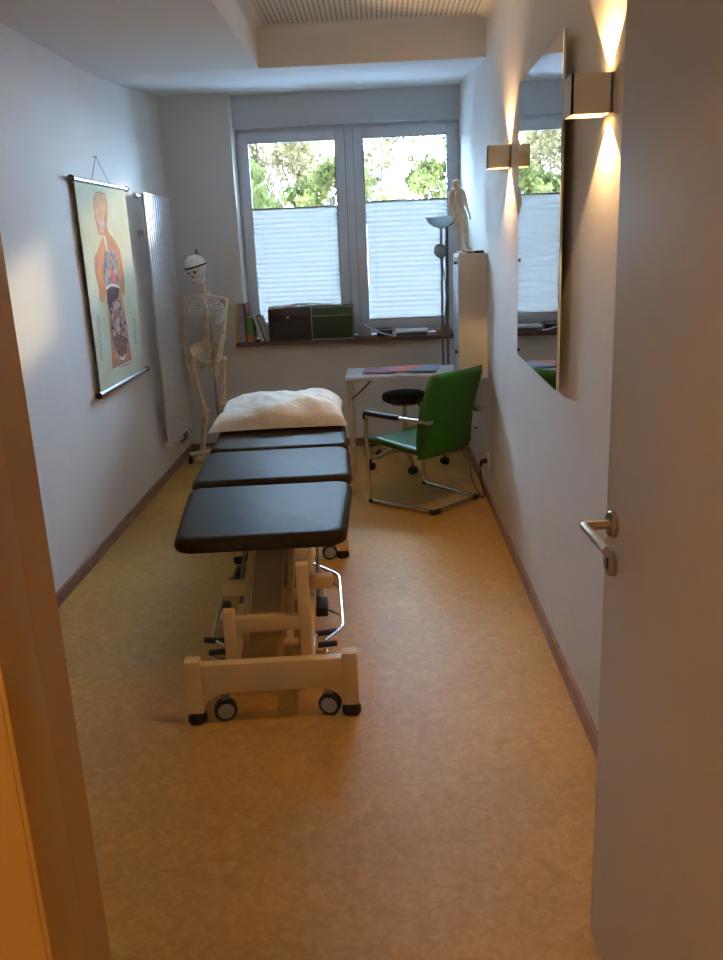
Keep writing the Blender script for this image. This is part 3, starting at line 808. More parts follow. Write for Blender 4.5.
b = MB(); beam(b, (0.052, 0.28, 0.14), (0.052, 1.20, 0.50), 0.026, 0.04); beam(b, (-0.118, 0.30, 0.16), (-0.118, 1.20, 0.50), 0.026, 0.04)
b.tube([(0.03, 0.27, 0.15), (0.085, 0.27, 0.15)], 0.014, 12); b.build('lifting_arm', CREAM, TC)
b = MB(); b.tube([(-0.01, 0.9, 0.22), (-0.01, 1.30, 0.42)], 0.026, 14); b.tube([(-0.01, 1.1, 0.33), (-0.01, 1.42, 0.48)], 0.014, 12); b.box((-0.01, 0.88, 0.20), (0.12, 0.14, 0.10), bevel=0.01)
b.build('lift_motor', GREYP, TC)
b = MB()
for (c_, s) in (((-0.172, 0.62, 0.235), -1), ((0.165, 0.62, 0.245), 1)):
    b.box(c_, (0.115, 0.05, 0.055), bevel=0.003)
b.build_each('side_bracket', CREAM, TC)
b = MB(); b.box((-0.165, 0.22, 0.33), (0.03, 0.05, 0.03), bevel=0.004); b.box((0.175, 0.55, 0.16), (0.05, 0.12, 0.04), bevel=0.008); b.box((-0.185, 0.80, 0.22), (0.03, 0.10, 0.05), bevel=0.006)
b.build_each('lock_block', BLACK, TC)
b = MB()
for u in (-0.16, 0.16):
    b.tube([(u, 0.60, 0.18), (u, 0.80, 0.28)], 0.010, 10); b.tube([(u, 0.78, 0.27), (u, 0.98, 0.37)], 0.006, 8)
b.build_each('gas_strut', GREYP, TC)
ZR = 0.13
def g(px, py, z=ZR): return tl(atz(px, py, z))
b = MB(); b.tube(roundpath([g(256, 567, 0.2), g(228, 580, 0.16), g(213, 636), g(217, 642), g(225, 646)], 0.03), 0.0075, 10)
b.tube([g(227, 591, 0.15), g(239, 586, 0.17), g(243, 572, 0.20)], 0.006, 8); b.tube([g(215, 623), g(228, 616, 0.15)], 0.006, 8)
b.build('foot_control_bar', CHROME, TC)
b = MB(); b.tube(roundpath([g(313, 564, 0.2), g(339, 575, 0.16), g(343, 627), g(325, 641)], 0.03), 0.0075, 10)
b.tube([g(341, 588, 0.15), g(326, 580, 0.17)], 0.006, 8); b.tube([g(343, 617), g(329, 610, 0.15)], 0.006, 8); b.tube([g(322, 572, 0.2), g(325, 598, 0.16)], 0.006, 8)
b.build('foot_control_bar', CHROME, TC)
for rows_ in (([(205, 640), (225, 641)], [(209, 653), (227, 651)], [(224, 641), (229, 646), (229, 664)], (215, 660)),
              ([(336, 631), (316, 634)], [(337, 643), (318, 645)], [(318, 633), (314, 640), (315, 662)], (326, 653))):
    b = MB(); b.tube([g(*p) for p in rows_[0]], 0.0115, 10); b.tube([g(*p) for p in rows_[1]], 0.0115, 10); pd = b.build_each('pedal', BLACK, TC)[0]
    b = MB(); b.tube(roundpath([g(*p) for p in rows_[2]], 0.02), 0.006, 8); b.ball(g(*rows_[3]), 0.016, 12); b.tube([g(*rows_[3]), g(rows_[2][2][0], rows_[3][1])], 0.007, 8); b.build('pedal_link', CHROME, pd)
def caster(u, v, ang_):
    t = MB()
    t.box((u, v+0.01, 0.094), (0.03, 0.034, 0.036), rot=Matrix.Rotation(ang_, 3, 'Z'), bevel=0.004)
    R_ = Matrix.Rotation(ang_, 3, 'Z')
    for s in (-1, 1): pass
    o = t.build('caster', GREYP, TC)
    ax = R_ @ V((0, 1, 0)); c_ = V((u, v, 0.040))
    t = MB(); t.tube([c_-ax*0.016, c_-ax*0.013, c_+ax*0.013, c_+ax*0.016], [0.035, 0.040, 0.040, 0.035], 24); t.build('tyre', BLACK, o)
    t = MB(); t.tube([c_-ax*0.019, c_-ax*0.017, c_+ax*0.017, c_+ax*0.019], [0.024, 0.029, 0.029, 0.024], 20); t.build('hub', mat('hub_grey', (0.36, 0.34, 0.30), 0.5), o)
caster(-0.168, 0.0, math.radians(12)); caster(0.198, 0.0, math.radians(-16)); caster(-0.19, 1.50, 0.5); caster(0.205, 1.50, 0.1)

# pillow
PW = tag(empty('pillow', (-0.588, 4.83, ZT+0.02), TH+0.02), 'cream cotton pillow lying at the head of the treatment couch', 'pillow')
nn = 44; top = []; bot = []
for j in range(nn+1):
    ta = -1+2*j/nn; rt = []; rb = []
    for i in range(nn+1):
        sa = -1+2*i/nn
        e = (1-abs(sa)**3.0)*(1-abs(ta)**2.6)
        hgt = 0.128*max(0, e)**0.42
        pin = 1-0.06*(1-abs(sa)**2)*(abs(ta)**4)
        x = sa*0.366*(1-0.05*(1-ta*ta)*abs(sa)**4) - 0.02*(1 if False else 0); y = ta*0.36*pin
        if sa < -0.55 and ta < -0.4: x -= 0.03*(-0.55-sa)/0.45*(-0.4-ta)/0.6
        w_ = noise.noise(V((x*5, y*5, 1.3)))*0.020+noise.noise(V((x*13+3, y*9, 4)))*0.014
        w_ += (0.007*math.sin(16*(x+0.7*y)+5*noise.noise(V((x*3, y*3, 0))))+0.006*abs(noise.noise(V((x*22, y*14, 7)))))*max(0, e)**0.3
        rt.append(V((x, y, hgt+w_*min(1, hgt*14)+0.012))); rb.append(V((x, y, min(0.010, hgt+0.002) if e > 0.001 else 0.010)))
    top.append(rt); bot.append(rb)
b = MB(); b.sheet(top); b.sheet(bot)
bmesh.ops.remove_doubles(b.bm, verts=b.bm.verts, dist=0.0026)
pl = b.build('pillow_cover', PILLOW, PW, angle=80)

# ------------------------------------------------------------------ folding table
DT = 0.722
DK = tag(empty('folding_table', (0.13, 5.86, 0)), 'white narrow table under the window sill with papers on it', 'table')
def dk(x, y, z): return (x-0.13, y-5.86, z)
MB().span(dk(-0.243, 5.575, DT-0.026), dk(XR-0.002, 5.985, DT), bevel=0.003).build('tabletop', DESKW, DK)
for x, y in ((-0.222, 5.605), (-0.222, 5.955)):
    MB().box(dk(x, y, (DT-0.026)/2), (0.026, 0.026, DT-0.026), bevel=0.004).build('leg', TAN, DK)
MB().tube([dk(-0.222, 5.605, 0.56), dk(-0.13, 5.605, 0.635), dk(-0.075, 5.605, DT-0.03)], 0.006, 8).build('folding_strut', STRUT, DK)
MB().span(dk(XR-0.025, 5.60, DT-0.066), dk(XR-0.001, 5.95, DT-0.026)).build('wall_cleat', TAN, DK, smooth=False)
MB().span(dk(-0.21, 5.95, DT-0.08), dk(XR-0.03, 5.965, DT-0.0262)).build('back_rail', TAN, DK, smooth=False)

def flat_item(name, pts, z, th, m, label, cat, group=None, parts=None):
    c_ = sum((V((p[0], p[1], 0)) for p in pts), V())/len(pts)
    o = MB().prism([(p[0]-c_.x, p[1]-c_.y, 0) for p in pts], (0, 0, th)).build(name, m, smooth=False)
    o.location = (c_.x, c_.y, z)
    return tag(o, label, cat, group)
PINK = mat('pink_paper', (0.66, 0.33, 0.48), 0.7, var=0.05); SALM = mat('salmon_paper', (0.85, 0.28, 0.22), 0.7, var=0.05); BLUEP = mat('blue_paper', (0.45, 0.58, 0.76), 0.7)
MAGD = mat('magazine_dark', (0.16, 0.12, 0.13), 0.5, var=0.3, scale=20)
def dp(*pts): return [(atz(px, py, DT).x, atz(px, py, DT).y) for px, py in pts]
flat_item('magazine', dp((363, 374.5), (364, 372.4), (396, 371), (395, 374)), DT+0.0005, 0.006, MAGD, 'dark-edged magazine under the lilac folder on the table', 'magazine')
flat_item('paper_folder', dp((362, 374.0), (365, 369.6), (401, 367.4), (398, 372.3)), DT+0.007, 0.003, PINK, 'lilac paper folder on the left of the table', 'folder', 'coloured folders on the table')
flat_item('paper_folder', dp((388, 373.8), (402, 367.6), (424, 366.4), (421, 371.3)), DT+0.0105, 0.003, SALM, 'salmon red paper folder in the middle of the table', 'folder', 'coloured folders on the table')
flat_item('brochure', dp((405, 373.6), (425, 367.4), (440, 366.8), (436, 373.0)), DT+0.0145, 0.003, BLUEP, 'pale blue brochure on the table beside the green chair', 'brochure')

# ------------------------------------------------------------------ green cantilever chair
rc = V((0.425, 4.93, 0)); fc = V((0.06, 5.285, 0)); F = (fc-rc).normalized()
CH = tag(empty('cantilever_chair', rc, math.atan2(F.y, F.x)), 'green leather cantilever armchair with a chrome tube frame', 'chair')
# local: x forward, y left
tr_ = 0.013
b = MB()
L_ = 0.49; wf = 0.255; wr_ = 0.21
for s in (-1, 1):
    pts = [(-0.02, s*0.19, tr_+0.006), (-0.0, s*wr_, tr_+0.006), (L_, s*wf, tr_+0.006), (L_+0.0, s*wf, 0.655), (0.02, s*0.235, 0.600)]
    pts = [(0.0, 0, tr_+0.006), (0.0, s*wr_, tr_+0.006), (L_, s*wf, tr_+0.006), (L_+0.01, s*wf, 0.575), (0.055, s*0.252, 0.572), (0.01, s*0.245, 0.572)]
    b.tube(roundpath(pts, 0.05, 5), tr_, 12)
b.tube([(L_-0.01, -wf, 0.365), (L_-0.01, wf, 0.365)], 0.008, 8); b.tube([(0.10, -0.235, 0.335), (0.10, 0.235, 0.335)], 0.008, 8)
b.build('tube_frame', CHROME, CH)
for s in (-1, 1):
    MB().tube(roundpath([(L_+0.012, s*wf, 0.54), (L_+0.010, s*wf, 0.577), (L_-0.06, s*wf, 0.576), (L_-0.27, s*0.253, 0.574)], 0.04, 5), 0.017, 12).build('armrest_pad', BLACK, CH)
    b = MB(); b.tube([(0.0+0.025, s*(wr_+0.003), tr_+0.006), (0.0, s*(wr_-0.005), tr_+0.006), (0.0, s*(wr_-0.05), tr_+0.006)], 0.0155, 10); b.build('floor_glide', BLACK, CH)
    b = MB(); b.tube([(L_-0.03, s*(wf-0.001), tr_+0.005), (L_-0.005, s*wf, tr_+0.006)], 0.0165, 10); b.build('floor_glide', BLACK, CH)
# seat
def cushion_sheet(P, nu, nv, th, name, m, nrm):
    # P(u,v) centre surface; thickness th tapering to edges
    A_ = []; B_ = []
    for j in range(nv+1):
        ra = []; rb = []
        for i in range(nu+1):
            u = -1+2*i/nu; v = -1+2*j/nv
            e = max(0, (1-abs(u)**8)*(1-abs(v)**8))**0.5
            p = V(P(u, v)); q = V(nrm(u, v)); k = th*(0.12+0.88*e)
            ra.append(p+q*k/2); rb.append(p-q*k/2)
        A_.append(ra); B_.append(rb)
    bb = MB(); bb.sheet(A_); bb.sheet(B_)
    rim = lambda G: [G[0][i] for i in range(nu+1)]+[G[j][nu] for j in range(1, nv+1)]+[G[nv][i] for i in range(nu-1, -1, -1)]+[G[j][0] for j in range(nv-1, 0, -1)]
    ra, rb = rim(A_), rim(B_); n_ = len(ra)
    for k in range(n_):
        bb.bm.faces.new([bb.bm.verts.new(x) for x in (ra[k], ra[(k+1) % n_], rb[(k+1) % n_], rb[k])])
    bmesh.ops.remove_doubles(bb.bm, verts=bb.bm.verts, dist=0.0004)
    return bb.build(name, m, CH, angle=70)
def seatP(u, v):
    x = 0.285+0.225*u
    return (x, 0.240*v*(1.0+0.03*u), 0.385+0.022*u-0.012*(1-v*v)*(1-u*u) - 0.018*max(0, u-0.7)/0.3+0.010*abs(v)**6)
cushion_sheet(seatP, 26, 26, 0.055, 'seat', GREEN, lambda u, v: (0, 0, 1))
def backP(u, v):     # u up, v left
    t = (u+1)/2; z = 0.335+0.515*t
    x = 0.060-0.105*t+0.028*math.sin(PI*t*1.1) - 0.0
    w = 0.256*(1-0.06*abs(t-0.35)*1.0)
    if t > 0.9: w -= 0.02*((t-0.9)/0.1)**2
    if t < 0.12: w -= 0.03*((0.12-t)/0.12)**2
    return (x+0.02*(v*v), w*v+0.008, z)
cushion_sheet(backP, 26, 26, 0.050, 'backrest', GREEN, lambda u, v: (0.98, 0, 0.18))
b = MB()
for s in (-1, 1):
    b.box((0.006, s*0.236, 0.572), (0.035, 0.055, 0.022), bevel=0.004)
b.build_each('arm_bracket', CHROME, CH)
b = MB()
for s in (-1, 1): b.lathe([(0.007, -0.004), (0.007, 0.004)], (0.035, s*0.246, 0.45), 10, 'Y')
b.build_each('screw', BLACK, CH)

# ------------------------------------------------------------------ stool
DZ_ = 0.035
ST = tag(empty('rolling_stool', (0.155, 6.0, 0)), 'round black rolling stool on a chrome five-star base', 'stool')
so_ = MB().lathe([(0.02, 0.435), (0.14, 0.437), (0.155, 0.447), (0.162, 0.468), (0.157, 0.488), (0.14, 0.500), (0.08, 0.505), (0.0, 0.506)], (0, 0, 0), 36).build('seat', BLACKF, ST); so_.location.z = DZ_
b = MB(); b.tube([(0.10*math.cos(a), 0.10*math.sin(a)*1.0, 0.422) for a in [2*PI*i/28 for i in range(28)]], 0.005, 7, closed=True)
b.span((-0.10, -0.012, 0.418), (0.10, 0.012, 0.434)); b.span((-0.012, -0.10, 0.418), (0.012, 0.10, 0.434)); b.build('lift_ring', CHROME, ST).location.z = DZ_
b = MB(); b.lathe([(0.020, 0.10), (0.020, 0.28), (0.016, 0.285), (0.016, 0.47)], (0, 0, 0), 18); b.build('gas_column', STEEL, ST)
b = MB(); b.lathe([(0.034, 0.085), (0.034, 0.16), (0.022, 0.175)], (0, 0, 0), 18)
for k in range(5):
    a = math.radians(206+72*k); e = V((0.285*math.cos(a), 0.285*math.sin(a), 0.078))
    b.tube([(0, 0, 0.125), e*0.5+V((0, 0, 0.072)), e], [0.022, 0.017, 0.012], 10)
b.build('star_base', CHROME, ST)
for k in range(5):
    a = math.radians(206+72*k); e = V((0.285*math.cos(a), 0.285*math.sin(a), 0)); ax = V((-math.sin(a+0.6), math.cos(a+0.6), 0))
    b = MB(); c_ = e+V((0, 0, 0.028))
    for q in (-0.014, 0.014): b.tube([c_+ax*(q-0.008), c_+ax*(q+0.008)], 0.028, 16)
    b.tube([e+V((0, 0, 0.03)), e+V((0, 0, 0.075))], 0.007, 8); b.box(c_+V((0, 0, 0.016)), (0.026, 0.026, 0.026), bevel=0.005)
    b.build('caster', BLACK, ST)

# ------------------------------------------------------------------ hanging shelf cabinet
SX0, SX1, SY0, SY1, SZ0, SZ1 = 0.478, XR, 5.17, 5.53, 0.75, 1.492
SH = tag(empty('wall_cabinet', (XR, 5.35, SZ0)), 'narrow white open shelf cabinet on the right wall under the figure', 'cabinet')
def sh(x, y, z): return (x-XR, y-5.35, z-SZ0)
b = MB(); t = 0.018
b.span(sh(SX0, SY0, SZ0), sh(SX1, SY0+t, SZ1), bevel=0.0015); b.span(sh(SX0, SY1-t, SZ0), sh(SX1, SY1, SZ1), bevel=0.0015)
b.span(sh(SX0, SY0+t, SZ0), sh(SX1, SY1-t, SZ0+t)); b.span(sh(SX0, SY0+t, SZ1-t), sh(SX1, SY1-t, SZ1)); b.span(sh(SX1-0.005, SY0+t, SZ0+t), sh(SX1, SY1-t, SZ1-t))
b.build('cabinet_body', SHELF, SH)
for k in range(3):
    z = SZ0+(SZ1-SZ0)*(k+1)/4
    MB().span(sh(SX0+0.005, SY0+t, z), sh(SX1-0.005, SY1-t, z+0.014)).build('shelf', SHELF, SH, smooth=False)
MB().span(sh(SX0-0.003, SY0+t+0.002, SZ0+0.004), sh(SX0+0.004, SY1-0.004, SZ1-0.02)).build('cabinet_door', mat('frosted_panel', (0.48, 0.50, 0.56), 0.35), SH, smooth=False)
b = MB()
for z in (SZ0+0.16, SZ1-0.05): b.lathe([(0.009, 0), (0.009, -0.02)], sh(SX0-0.003, SY0+0.06, z), 10, 'X')
b.build_each('knob', BLACK, SH)

# acupuncture figure on the cabinet
FO = V((0.54, 5.36, SZ1))
FG = tag(empty('anatomical_figurine', FO, math.radians(38)), 'beige standing human body figurine on top of the wall cabinet', 'figurine')
vsd = {  # x right, y back/front(-), z  (radius)
 'pel': ((0, 0, 0.245), 0.036), 'wai': ((0, 0.0, 0.285), 0.031), 'che': ((0, -0.002, 0.335), 0.043), 'nec0': ((0, 0.004, 0.372), 0.020), 'nec': ((0, 0.0, 0.388), 0.0145),
 'hed': ((0, -0.008, 0.414), 0.027), 'hdt': ((0, -0.006, 0.436), 0.024),
 'sl': ((-0.046, 0, 0.358), 0.019), 'el': ((-0.062, 0.006, 0.295), 0.0125), 'wl': ((-0.066, -0.006, 0.238), 0.0085), 'hl': ((-0.066, -0.012, 0.214), 0.008),
 'sr': ((0.046, 0, 0.358), 0.019), 'er': ((0.062, 0.006, 0.295), 0.0125), 'wr': ((0.066, -0.006, 0.238), 0.0085), 'hr': ((0.066, -0.012, 0.214), 0.008),
 'hpl': ((-0.022, 0, 0.222), 0.030), 'kl': ((-0.024, -0.006, 0.130), 0.017), 'cl': ((-0.024, 0.003, 0.095), 0.0165), 'al': ((-0.025, 0.004, 0.030), 0.010), 'tl': ((-0.028, -0.028, 0.018), 0.009),
 'hpr': ((0.022, 0, 0.222), 0.030), 'kr': ((0.024, -0.006, 0.130), 0.017), 'cr': ((0.024, 0.003, 0.095), 0.0165), 'ar': ((0.025, 0.004, 0.030), 0.010), 'tr': ((0.028, -0.028, 0.018), 0.009)}
eds = [('pel', 'wai'), ('wai', 'che'), ('che', 'nec0'), ('nec0', 'nec'), ('nec', 'hed'), ('hed', 'hdt'), ('nec0', 'sl'), ('sl', 'el'), ('el', 'wl'), ('wl', 'hl'), ('nec0', 'sr'), ('sr', 'er'), ('er', 'wr'), ('wr', 'hr'),
       ('pel', 'hpl'), ('hpl', 'kl'), ('kl', 'cl'), ('cl', 'al'), ('al', 'tl'), ('pel', 'hpr'), ('hpr', 'kr'), ('kr', 'cr'), ('cr', 'ar'), ('ar', 'tr')]
bm = bmesh.new(); lay = bm.verts.layers.skin.verify(); vv = {}
for k, (p, r) in vsd.items():
    v = bm.verts.new(p); v[lay].radius = (r*(1.15 if k in ('che', 'pel', 'wai') else 1), r*(0.72 if k in ('che', 'pel', 'wai', 'nec0') else 1)); vv[k] = v
vv['pel'][lay].use_root = True
for a_, c_ in eds: bm.edges.new((vv[a_], vv[c_]))
me = bpy.data.meshes.new('body'); bm.to_mesh(me); bm.free(); me.materials.append(FIGURE)
o = bpy.data.objects.new('body', me); C.objects.link(o); o.parent = FG
FGL = Matrix.Rotation(math.radians(-38), 3, 'Z') @ Matrix.Rotation(math.radians(-8), 3, 'Y') @ Matrix.Rotation(math.radians(38), 3, 'Z')
o.rotation_euler = FGL.to_euler()
sm = o.modifiers.new('skin', 'SKIN'); sm.use_smooth_shade = True; o.modifiers.new('sub', 'SUBSURF').levels = 2; o.modifiers['sub'].render_levels = 2
b = MB(); b.ball((0, -0.030, 0.412), (0.0045, 0.007, 0.007), 8)
for s in (-1, 1): b.ball((s*0.023, -0.002, 0.412), (0.004, 0.006, 0.009), 8)
for s in (-1, 1):
    for f in range(4): b.tube([(s*0.066, -0.018+0.005*f, 0.212), (s*0.066, -0.020+0.005*f, 0.192)], [0.003, 0.002], 6)
    b.tube([(s*0.062, -0.018, 0.222), (s*0.060, -0.026, 0.205)], [0.003, 0.002], 6)
b.build_each('figure_detail', FIGURE, o)
MB().lathe([(0.062, 0), (0.062, 0.010), (0.055, 0.014)], (0, -0.005, 0), 28).build('base', WOODB, FG)
o = MB().box((0, 0, 0.008), (0.055, 0.03, 0.016), bevel=0.004).build('small_case', BLACK); o.location = (0.612, 5.27, SZ1); tag(o, 'small black case lying beside the figurine on the cabinet', 'case')
o = MB().box((0, 0, 0.004), (0.05, 0.10, 0.008), bevel=0.001).build('notepad', PAPERW); o.location = (0.505, 5.235, SZ1); tag(o, 'small white pad at the front edge of the cabinet top', 'notepad')

# ------------------------------------------------------------------ floor lamp
LO = V((0.485, 6.42, 0))
FL = tag(empty('floor_lamp', LO), 'uplighter floor lamp with glass bowl and small reading spot', 'floor lamp')
MB().lathe([(0.135, 0), (0.135, 0.018), (0.125, 0.026), (0.03, 0.03)], (0, 0, 0), 36).build('base', CHROME, FL)
b = MB()
for x in (-0.016, 0.022): b.tube([(x, 0, 0.028), (x, 0, 1.68)], 0.0095, 10)
b.build('pole', LAMPG, FL)
b = MB(); b.span((-0.03, -0.012, 0.88), (0.036, 0.012, 0.96), bevel=0.003); b.build('dimmer', mat('dimmer_brown', (0.25, 0.17, 0.12), 0.5), FL)
b = MB(); prof = [(0.012, 1.655), (0.05, 1.668), (0.085, 1.692), (0.112, 1.735), (0.109, 1.735), (0.08, 1.697), (0.045, 1.674), (0.002, 1.668)]
b.lathe(prof, (-0.018, 0, 0), 36); b.build('bowl_shade', LAMPS, FL)
b = MB(); b.tube([(0.022, 0, 1.67), (0.06, -0.01, 1.68), (0.098, -0.02, 1.715)], 0.005, 8); b.build('bowl_arm', LAMPG, FL)
b = MB(); d = V((-0.45, -0.80, -0.25)).normalized(); c_ = V((-0.018, -0.05, 1.50))
b.tube([c_-d*0.05, c_-d*0.035, c_-d*0.0, c_+d*0.02], [0.012, 0.028, 0.050, 0.053], 24); rs = b.build('reading_spot', LAMPG, FL)
b = MB(); b.tube([c_+d*0.0205, c_+d*0.022], [0.042, 0.040], 24); b.build('spot_lens', mat('lens_grey', (0.30, 0.34, 0.34), 0.1), rs)
b = MB(); b.tube(smoothpath([(0.0, 0, 0.93), (0.012, -0.02, 1.2), (-0.010, -0.035, 1.40), c_-d*0.05], 5), 0.004, 8); b.build('spot_arm', LAMPG, FL)

# ------------------------------------------------------------------ on the window sill
ZS = 0.868; YS = 6.70
def book(x, w, d_, h_, m, label, lean=0.0, y=6.60, name='book', group='books on the window sill', pages=True):
    t = tag(empty(name, (x, y, ZS)), label, 'book' if name == 'book' else 'binder', group)
    t.rotation_euler = (0, lean, 0)
    b = MB()
    b.span((0, 0, 0), (w, 0.003, h_), bevel=0.0008); b.span((0, 0, 0), (0.003, d_, h_)); b.span((w-0.003, 0, 0), (w, d_, h_)); b.build('cover', m, t, smooth=False)
    MB().span((0.003, 0.003, 0.004), (w-0.003, d_-0.004, h_-0.004)).build('pages', PAPERW, t, smooth=False)
    return t
YEL = mat('yellow_card', (0.60, 0.38, 0.06), 0.6); GRYB = mat('grey_binder', (0.40, 0.36, 0.37), 0.6); REDB = mat('dark_red_card', (0.28, 0.06, 0.06), 0.6)
book(-1.122, 0.026, 0.20, 0.285, YEL, 'yellow book standing at the left end of the window sill')
book(-1.095, 0.045, 0.20, 0.300, GRYB, 'wide pale grey binder next to the yellow book', name='ring_binder')
book(-1.049, 0.014, 0.20, 0.295, REDB, 'thin dark red book behind the green one')
t = book(-1.034, 0.048, 0.16, 0.190, mat('green_cover', (0.09, 0.25, 0.04), 0.5), 'green book with an orange lower band')
MB().span((0.0, -0.001, 0.004), (0.048, 0.0005, 0.058)).build('orange_band', mat('orange_band', (0.55, 0.17, 0.03), 0.5), t, smooth=False)
LN = math.radians(-16)
book(-0.929, 0.024, 0.19, 0.215, mat('pale_cover', (0.62, 0.64, 0.64), 0.5), 'white book leaning against the green one', lean=LN)
book(-0.9035, 0.014, 0.19, 0.205, mat('brown_cover', (0.20, 0.10, 0.07), 0.5), 'thin brown book leaning in the middle of the slanted ones', lean=LN)
book(-0.8885, 0.017, 0.19, 0.195, mat('cream_cover', (0.58, 0.50, 0.40), 0.5), 'cream book leaning nearest to the dark brown case', lean=LN)
def sillbox(x0, x1, h_, m, d_=0.22, y=6.60, edge=None, name='file_box', label='', cat='box'):
    t = tag(empty(name, ((x0+x1)/2, y, ZS)), label, cat); w = (x1-x0)/2
    return t, w
t, w = sillbox(-0.862, -0.534, 0, None, name='document_case', label='dark brown document case with a metal clasp on the sill', cat='case')
MB().span((-w, 0, 0), (w, 0.22, 0.235), bevel=0.006).build('case_body', mat('dark_case', (0.035, 0.020, 0.018), 0.5), t)
MB().span((-w-0.001, -0.003, 0.150), (w+0.001, 0.224, 0.244), bevel=0.004).build('case_flap', mat('dark_flap', (0.04, 0.022, 0.02), 0.45), t)
MB().lathe([(0.010, 0), (0.008, -0.006)], (-0.012, -0.003, 0.178), 14, 'Y').build('clasp', mat('brass', (0.75, 0.62, 0.35), 0.3, metal=1), t)
t, w = sillbox(-0.528, -0.208, 0, None, name='file_box', label='dark green lidded file box with cream edges on the sill', cat='box')
GB = mat('green_box', (0.030, 0.050, 0.014), 0.6); CE = mat('cream_edge', (0.42, 0.42, 0.28), 0.6)
MB().span((-w, 0, 0), (w, 0.22, 0.178), bevel=0.002).build('box_body', GB, t)
MB().span((-w-0.002, -0.002, 0.182), (w+0.002, 0.222, 0.246), bevel=0.002).build('box_lid', GB, t)
b = MB()
for a_, c_ in (((-w-0.003, -0.0035, 0.176), (w+0.003, 0.0, 0.183)), ((-w-0.003, -0.0035, 0.0), (w+0.003, 0.0, 0.006)), ((-w-0.003, -0.0045, 0.242), (w+0.003, 0.0, 0.248)),
               ((-w-0.003, -0.0045, 0), (-w+0.003, 0.0, 0.248)), ((w-0.003, -0.0045, 0), (w+0.004, 0.002, 0.248))): b.span(a_, c_)
b.build('edge_binding', CE, t, smooth=False)
# papers on the boxes
def bent_sheet(name, x0, x1, y0_, y1_, zf, m, label, cat, group=None, th=0.004):
    cx = (x0+x1)/2; cy_ = (y0_+y1_)/2; n_ = 12
    up_ = [[V((x-cx, y-cy_, zf((x-x0)/(x1-x0))+th)) for x in [x0+(x1-x0)*i/n_ for i in range(n_+1)]] for y in (y0_, y1_)]
    dn = [[p-V((0, 0, th)) for p in r] for r in up_]
    b = MB(); b.sheet(up_); b.sheet(dn)
    for A_, B_ in ((up_[0], dn[0]), (up_[1], dn[1])): b.sheet([A_, B_])
    for k in (0, -1): b.sheet([[up_[0][k], up_[1][k]], [dn[0][k], dn[1][k]]])
    bmesh.ops.remove_doubles(b.bm, verts=b.bm.verts, dist=0.0003)
    o = b.build(name, m, smooth=False); o.location = (cx, cy_, 0); return tag(o, label, cat, group)
bent_sheet('magazine', -0.855, -0.625, 6.575, 6.76, lambda t: 1.113+0.022*t*t+0.0*t, mat('magazine_rose', (0.42, 0.28, 0.24), 0.4, var=0.3, scale=20), 'brownish rose magazine lying on the dark case', 'magazine', th=0.012)
bent_sheet('magazine', -0.62, -0.36, 6.60, 6.79, lambda t: 1.1185+0.014*(1-t), mat('magazine_grey', (0.34, 0.38, 0.40), 0.4, var=0.3, scale=20), 'grey magazine lying across the case and the green box', 'magazine', th=0.010)
# right part of sill
o = MB().box((0, 0, 0.045), (0.105, 0.18, 0.09), bevel=0.003).build('storage_box', mat('grey_box', (0.38, 0.39, 0.38), 0.5)); o.location = (-0.125, 6.74, ZS); tag(o, 'small grey box on the sill under the mullion', 'box')
o = MB().box((0, 0, 0.025), (0.12, 0.16, 0.05), bevel=0.003).build('dark_case', BLACK); o.location = (0.035, 6.72, ZS); tag(o, 'small black case behind the curved brochure', 'case')
bent_sheet('open_brochure', -0.13, 0.12, 6.585, 6.63, lambda t: ZS+0.001+0.100*(1-t)**1.6, PAPERW, 'white curved brochure leaning against the grey box', 'brochure', th=0.006)
o = MB().box((0, 0, 0.014), (0.235, 0.17, 0.028), bevel=0.002).build('book', mat('dark_blue_cover', (0.08, 0.10, 0.12), 0.5)); o.location = (0.245, 6.68, ZS); tag(o, 'dark book lying flat on the sill under white papers', 'book')
o = MB().box((0, 0, 0.007), (0.245, 0.19, 0.014), bevel=0.001).build('paper_stack', PAPERW); o.location = (0.248, 6.675, ZS+0.0285); tag(o, 'white paper stack on the dark flat book', 'papers')
o = MB().box((0, 0, 0.014), (0.12, 0.16, 0.028), bevel=0.003).build('cigar_box', mat('brown_box', (0.28, 0.15, 0.09), 0.5)); o.location = (0.50, 6.70, ZS); o.name = 'wooden_box'; tag(o, 'flat brown box on the sill behind the lamp poles', 'box')

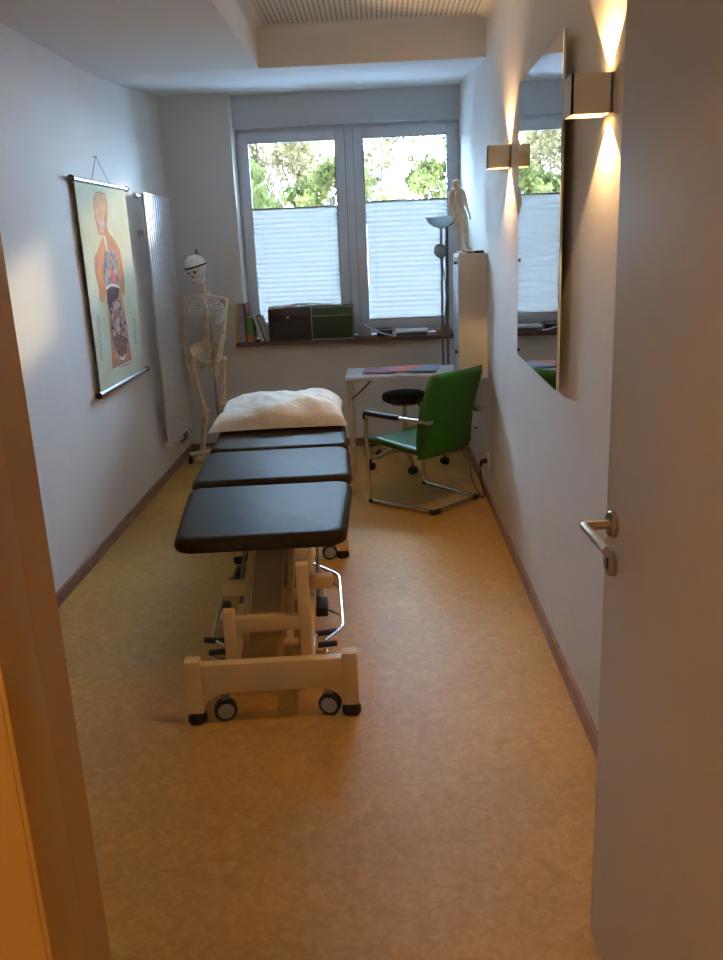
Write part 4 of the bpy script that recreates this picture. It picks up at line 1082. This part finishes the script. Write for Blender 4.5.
# ------------------------------------------------------------------ outlet & cord
op = atx(489, 456, XR)
OT = tag(empty('power_outlet', (XR, op.y, 0.245)), 'white wall socket low on the right wall', 'socket')
MB().box((-0.005, 0, 0), (0.010, 0.082, 0.082), bevel=0.003).build('plate', WHITE, OT)
MB().lathe([(0.025, -0.010), (0.021, -0.0115)], (0, 0, 0), 20, 'X').build('socket_insert', WHITE, OT)
CD = tag(empty('power_cord', (XR, op.y, 0.0)), 'dark power cord with plug running down from the wall socket', 'cord')
MB().tube([(-0.012, 0, 0.245), (-0.045, 0, 0.24), (-0.055, 0, 0.21)], [0.018, 0.016, 0.008], 12).build('plug', BLACK, CD)
MB().tube(smoothpath([(-0.055, 0, 0.21), (-0.052, -0.02, 0.12), (-0.035, -0.04, 0.03), (-0.05, 0.05, 0.006), (-0.06, 0.4, 0.006), (-0.04, 0.8, 0.006), (-0.05, 1.2, 0.006)], 6), 0.0035, 8).build('cable', BLACK, CD)
# hall ceiling lamp (behind the viewer)
HLM = emis('hall_lamp_glow', (1.0, 0.53, 0.19), 38.0)
HL = tag(empty('ceiling_lamp', (-0.75, -0.7, 2.5)), 'round warm ceiling lamp in the hall', 'lamp')
MB().lathe([(0.16, 0), (0.16, -0.02)], (0, 0, 0), 28).build('ceiling_plate', WHITE, HL)
MB().lathe([(0.15, -0.02), (0.14, -0.06), (0.08, -0.085), (0.001, -0.09)], (0, 0, 0), 28).build('lamp_shade', HLM, HL)

# ------------------------------------------------------------------ world, sun
w = bpy.data.worlds.new('world'); bpy.context.scene.world = w; w.use_nodes = True
nt = w.node_tree; bg = nt.nodes['Background']
bg.inputs[0].default_value = (0.455, 0.695, 1.0, 1); bg.inputs[1].default_value = 46.0
sd = bpy.data.lights.new('sun', 'SUN'); sd.energy = 2.2; sd.color = (1.0, 0.80, 0.52); sd.angle = math.radians(3.2)
so = bpy.data.objects.new('sun', sd); C.objects.link(so)
dirv = V((-0.55, -1.0, -0.245)).normalized(); so.rotation_euler = dirv.to_track_quat('-Z', 'Y').to_euler()

vs = bpy.context.scene.view_settings
bpy.context.scene.display_settings.display_device = 'sRGB'
vs.view_transform = 'Standard'; vs.look = 'None'; vs.exposure = 0.6; vs.gamma = 1.0; vs.use_curve_mapping = False
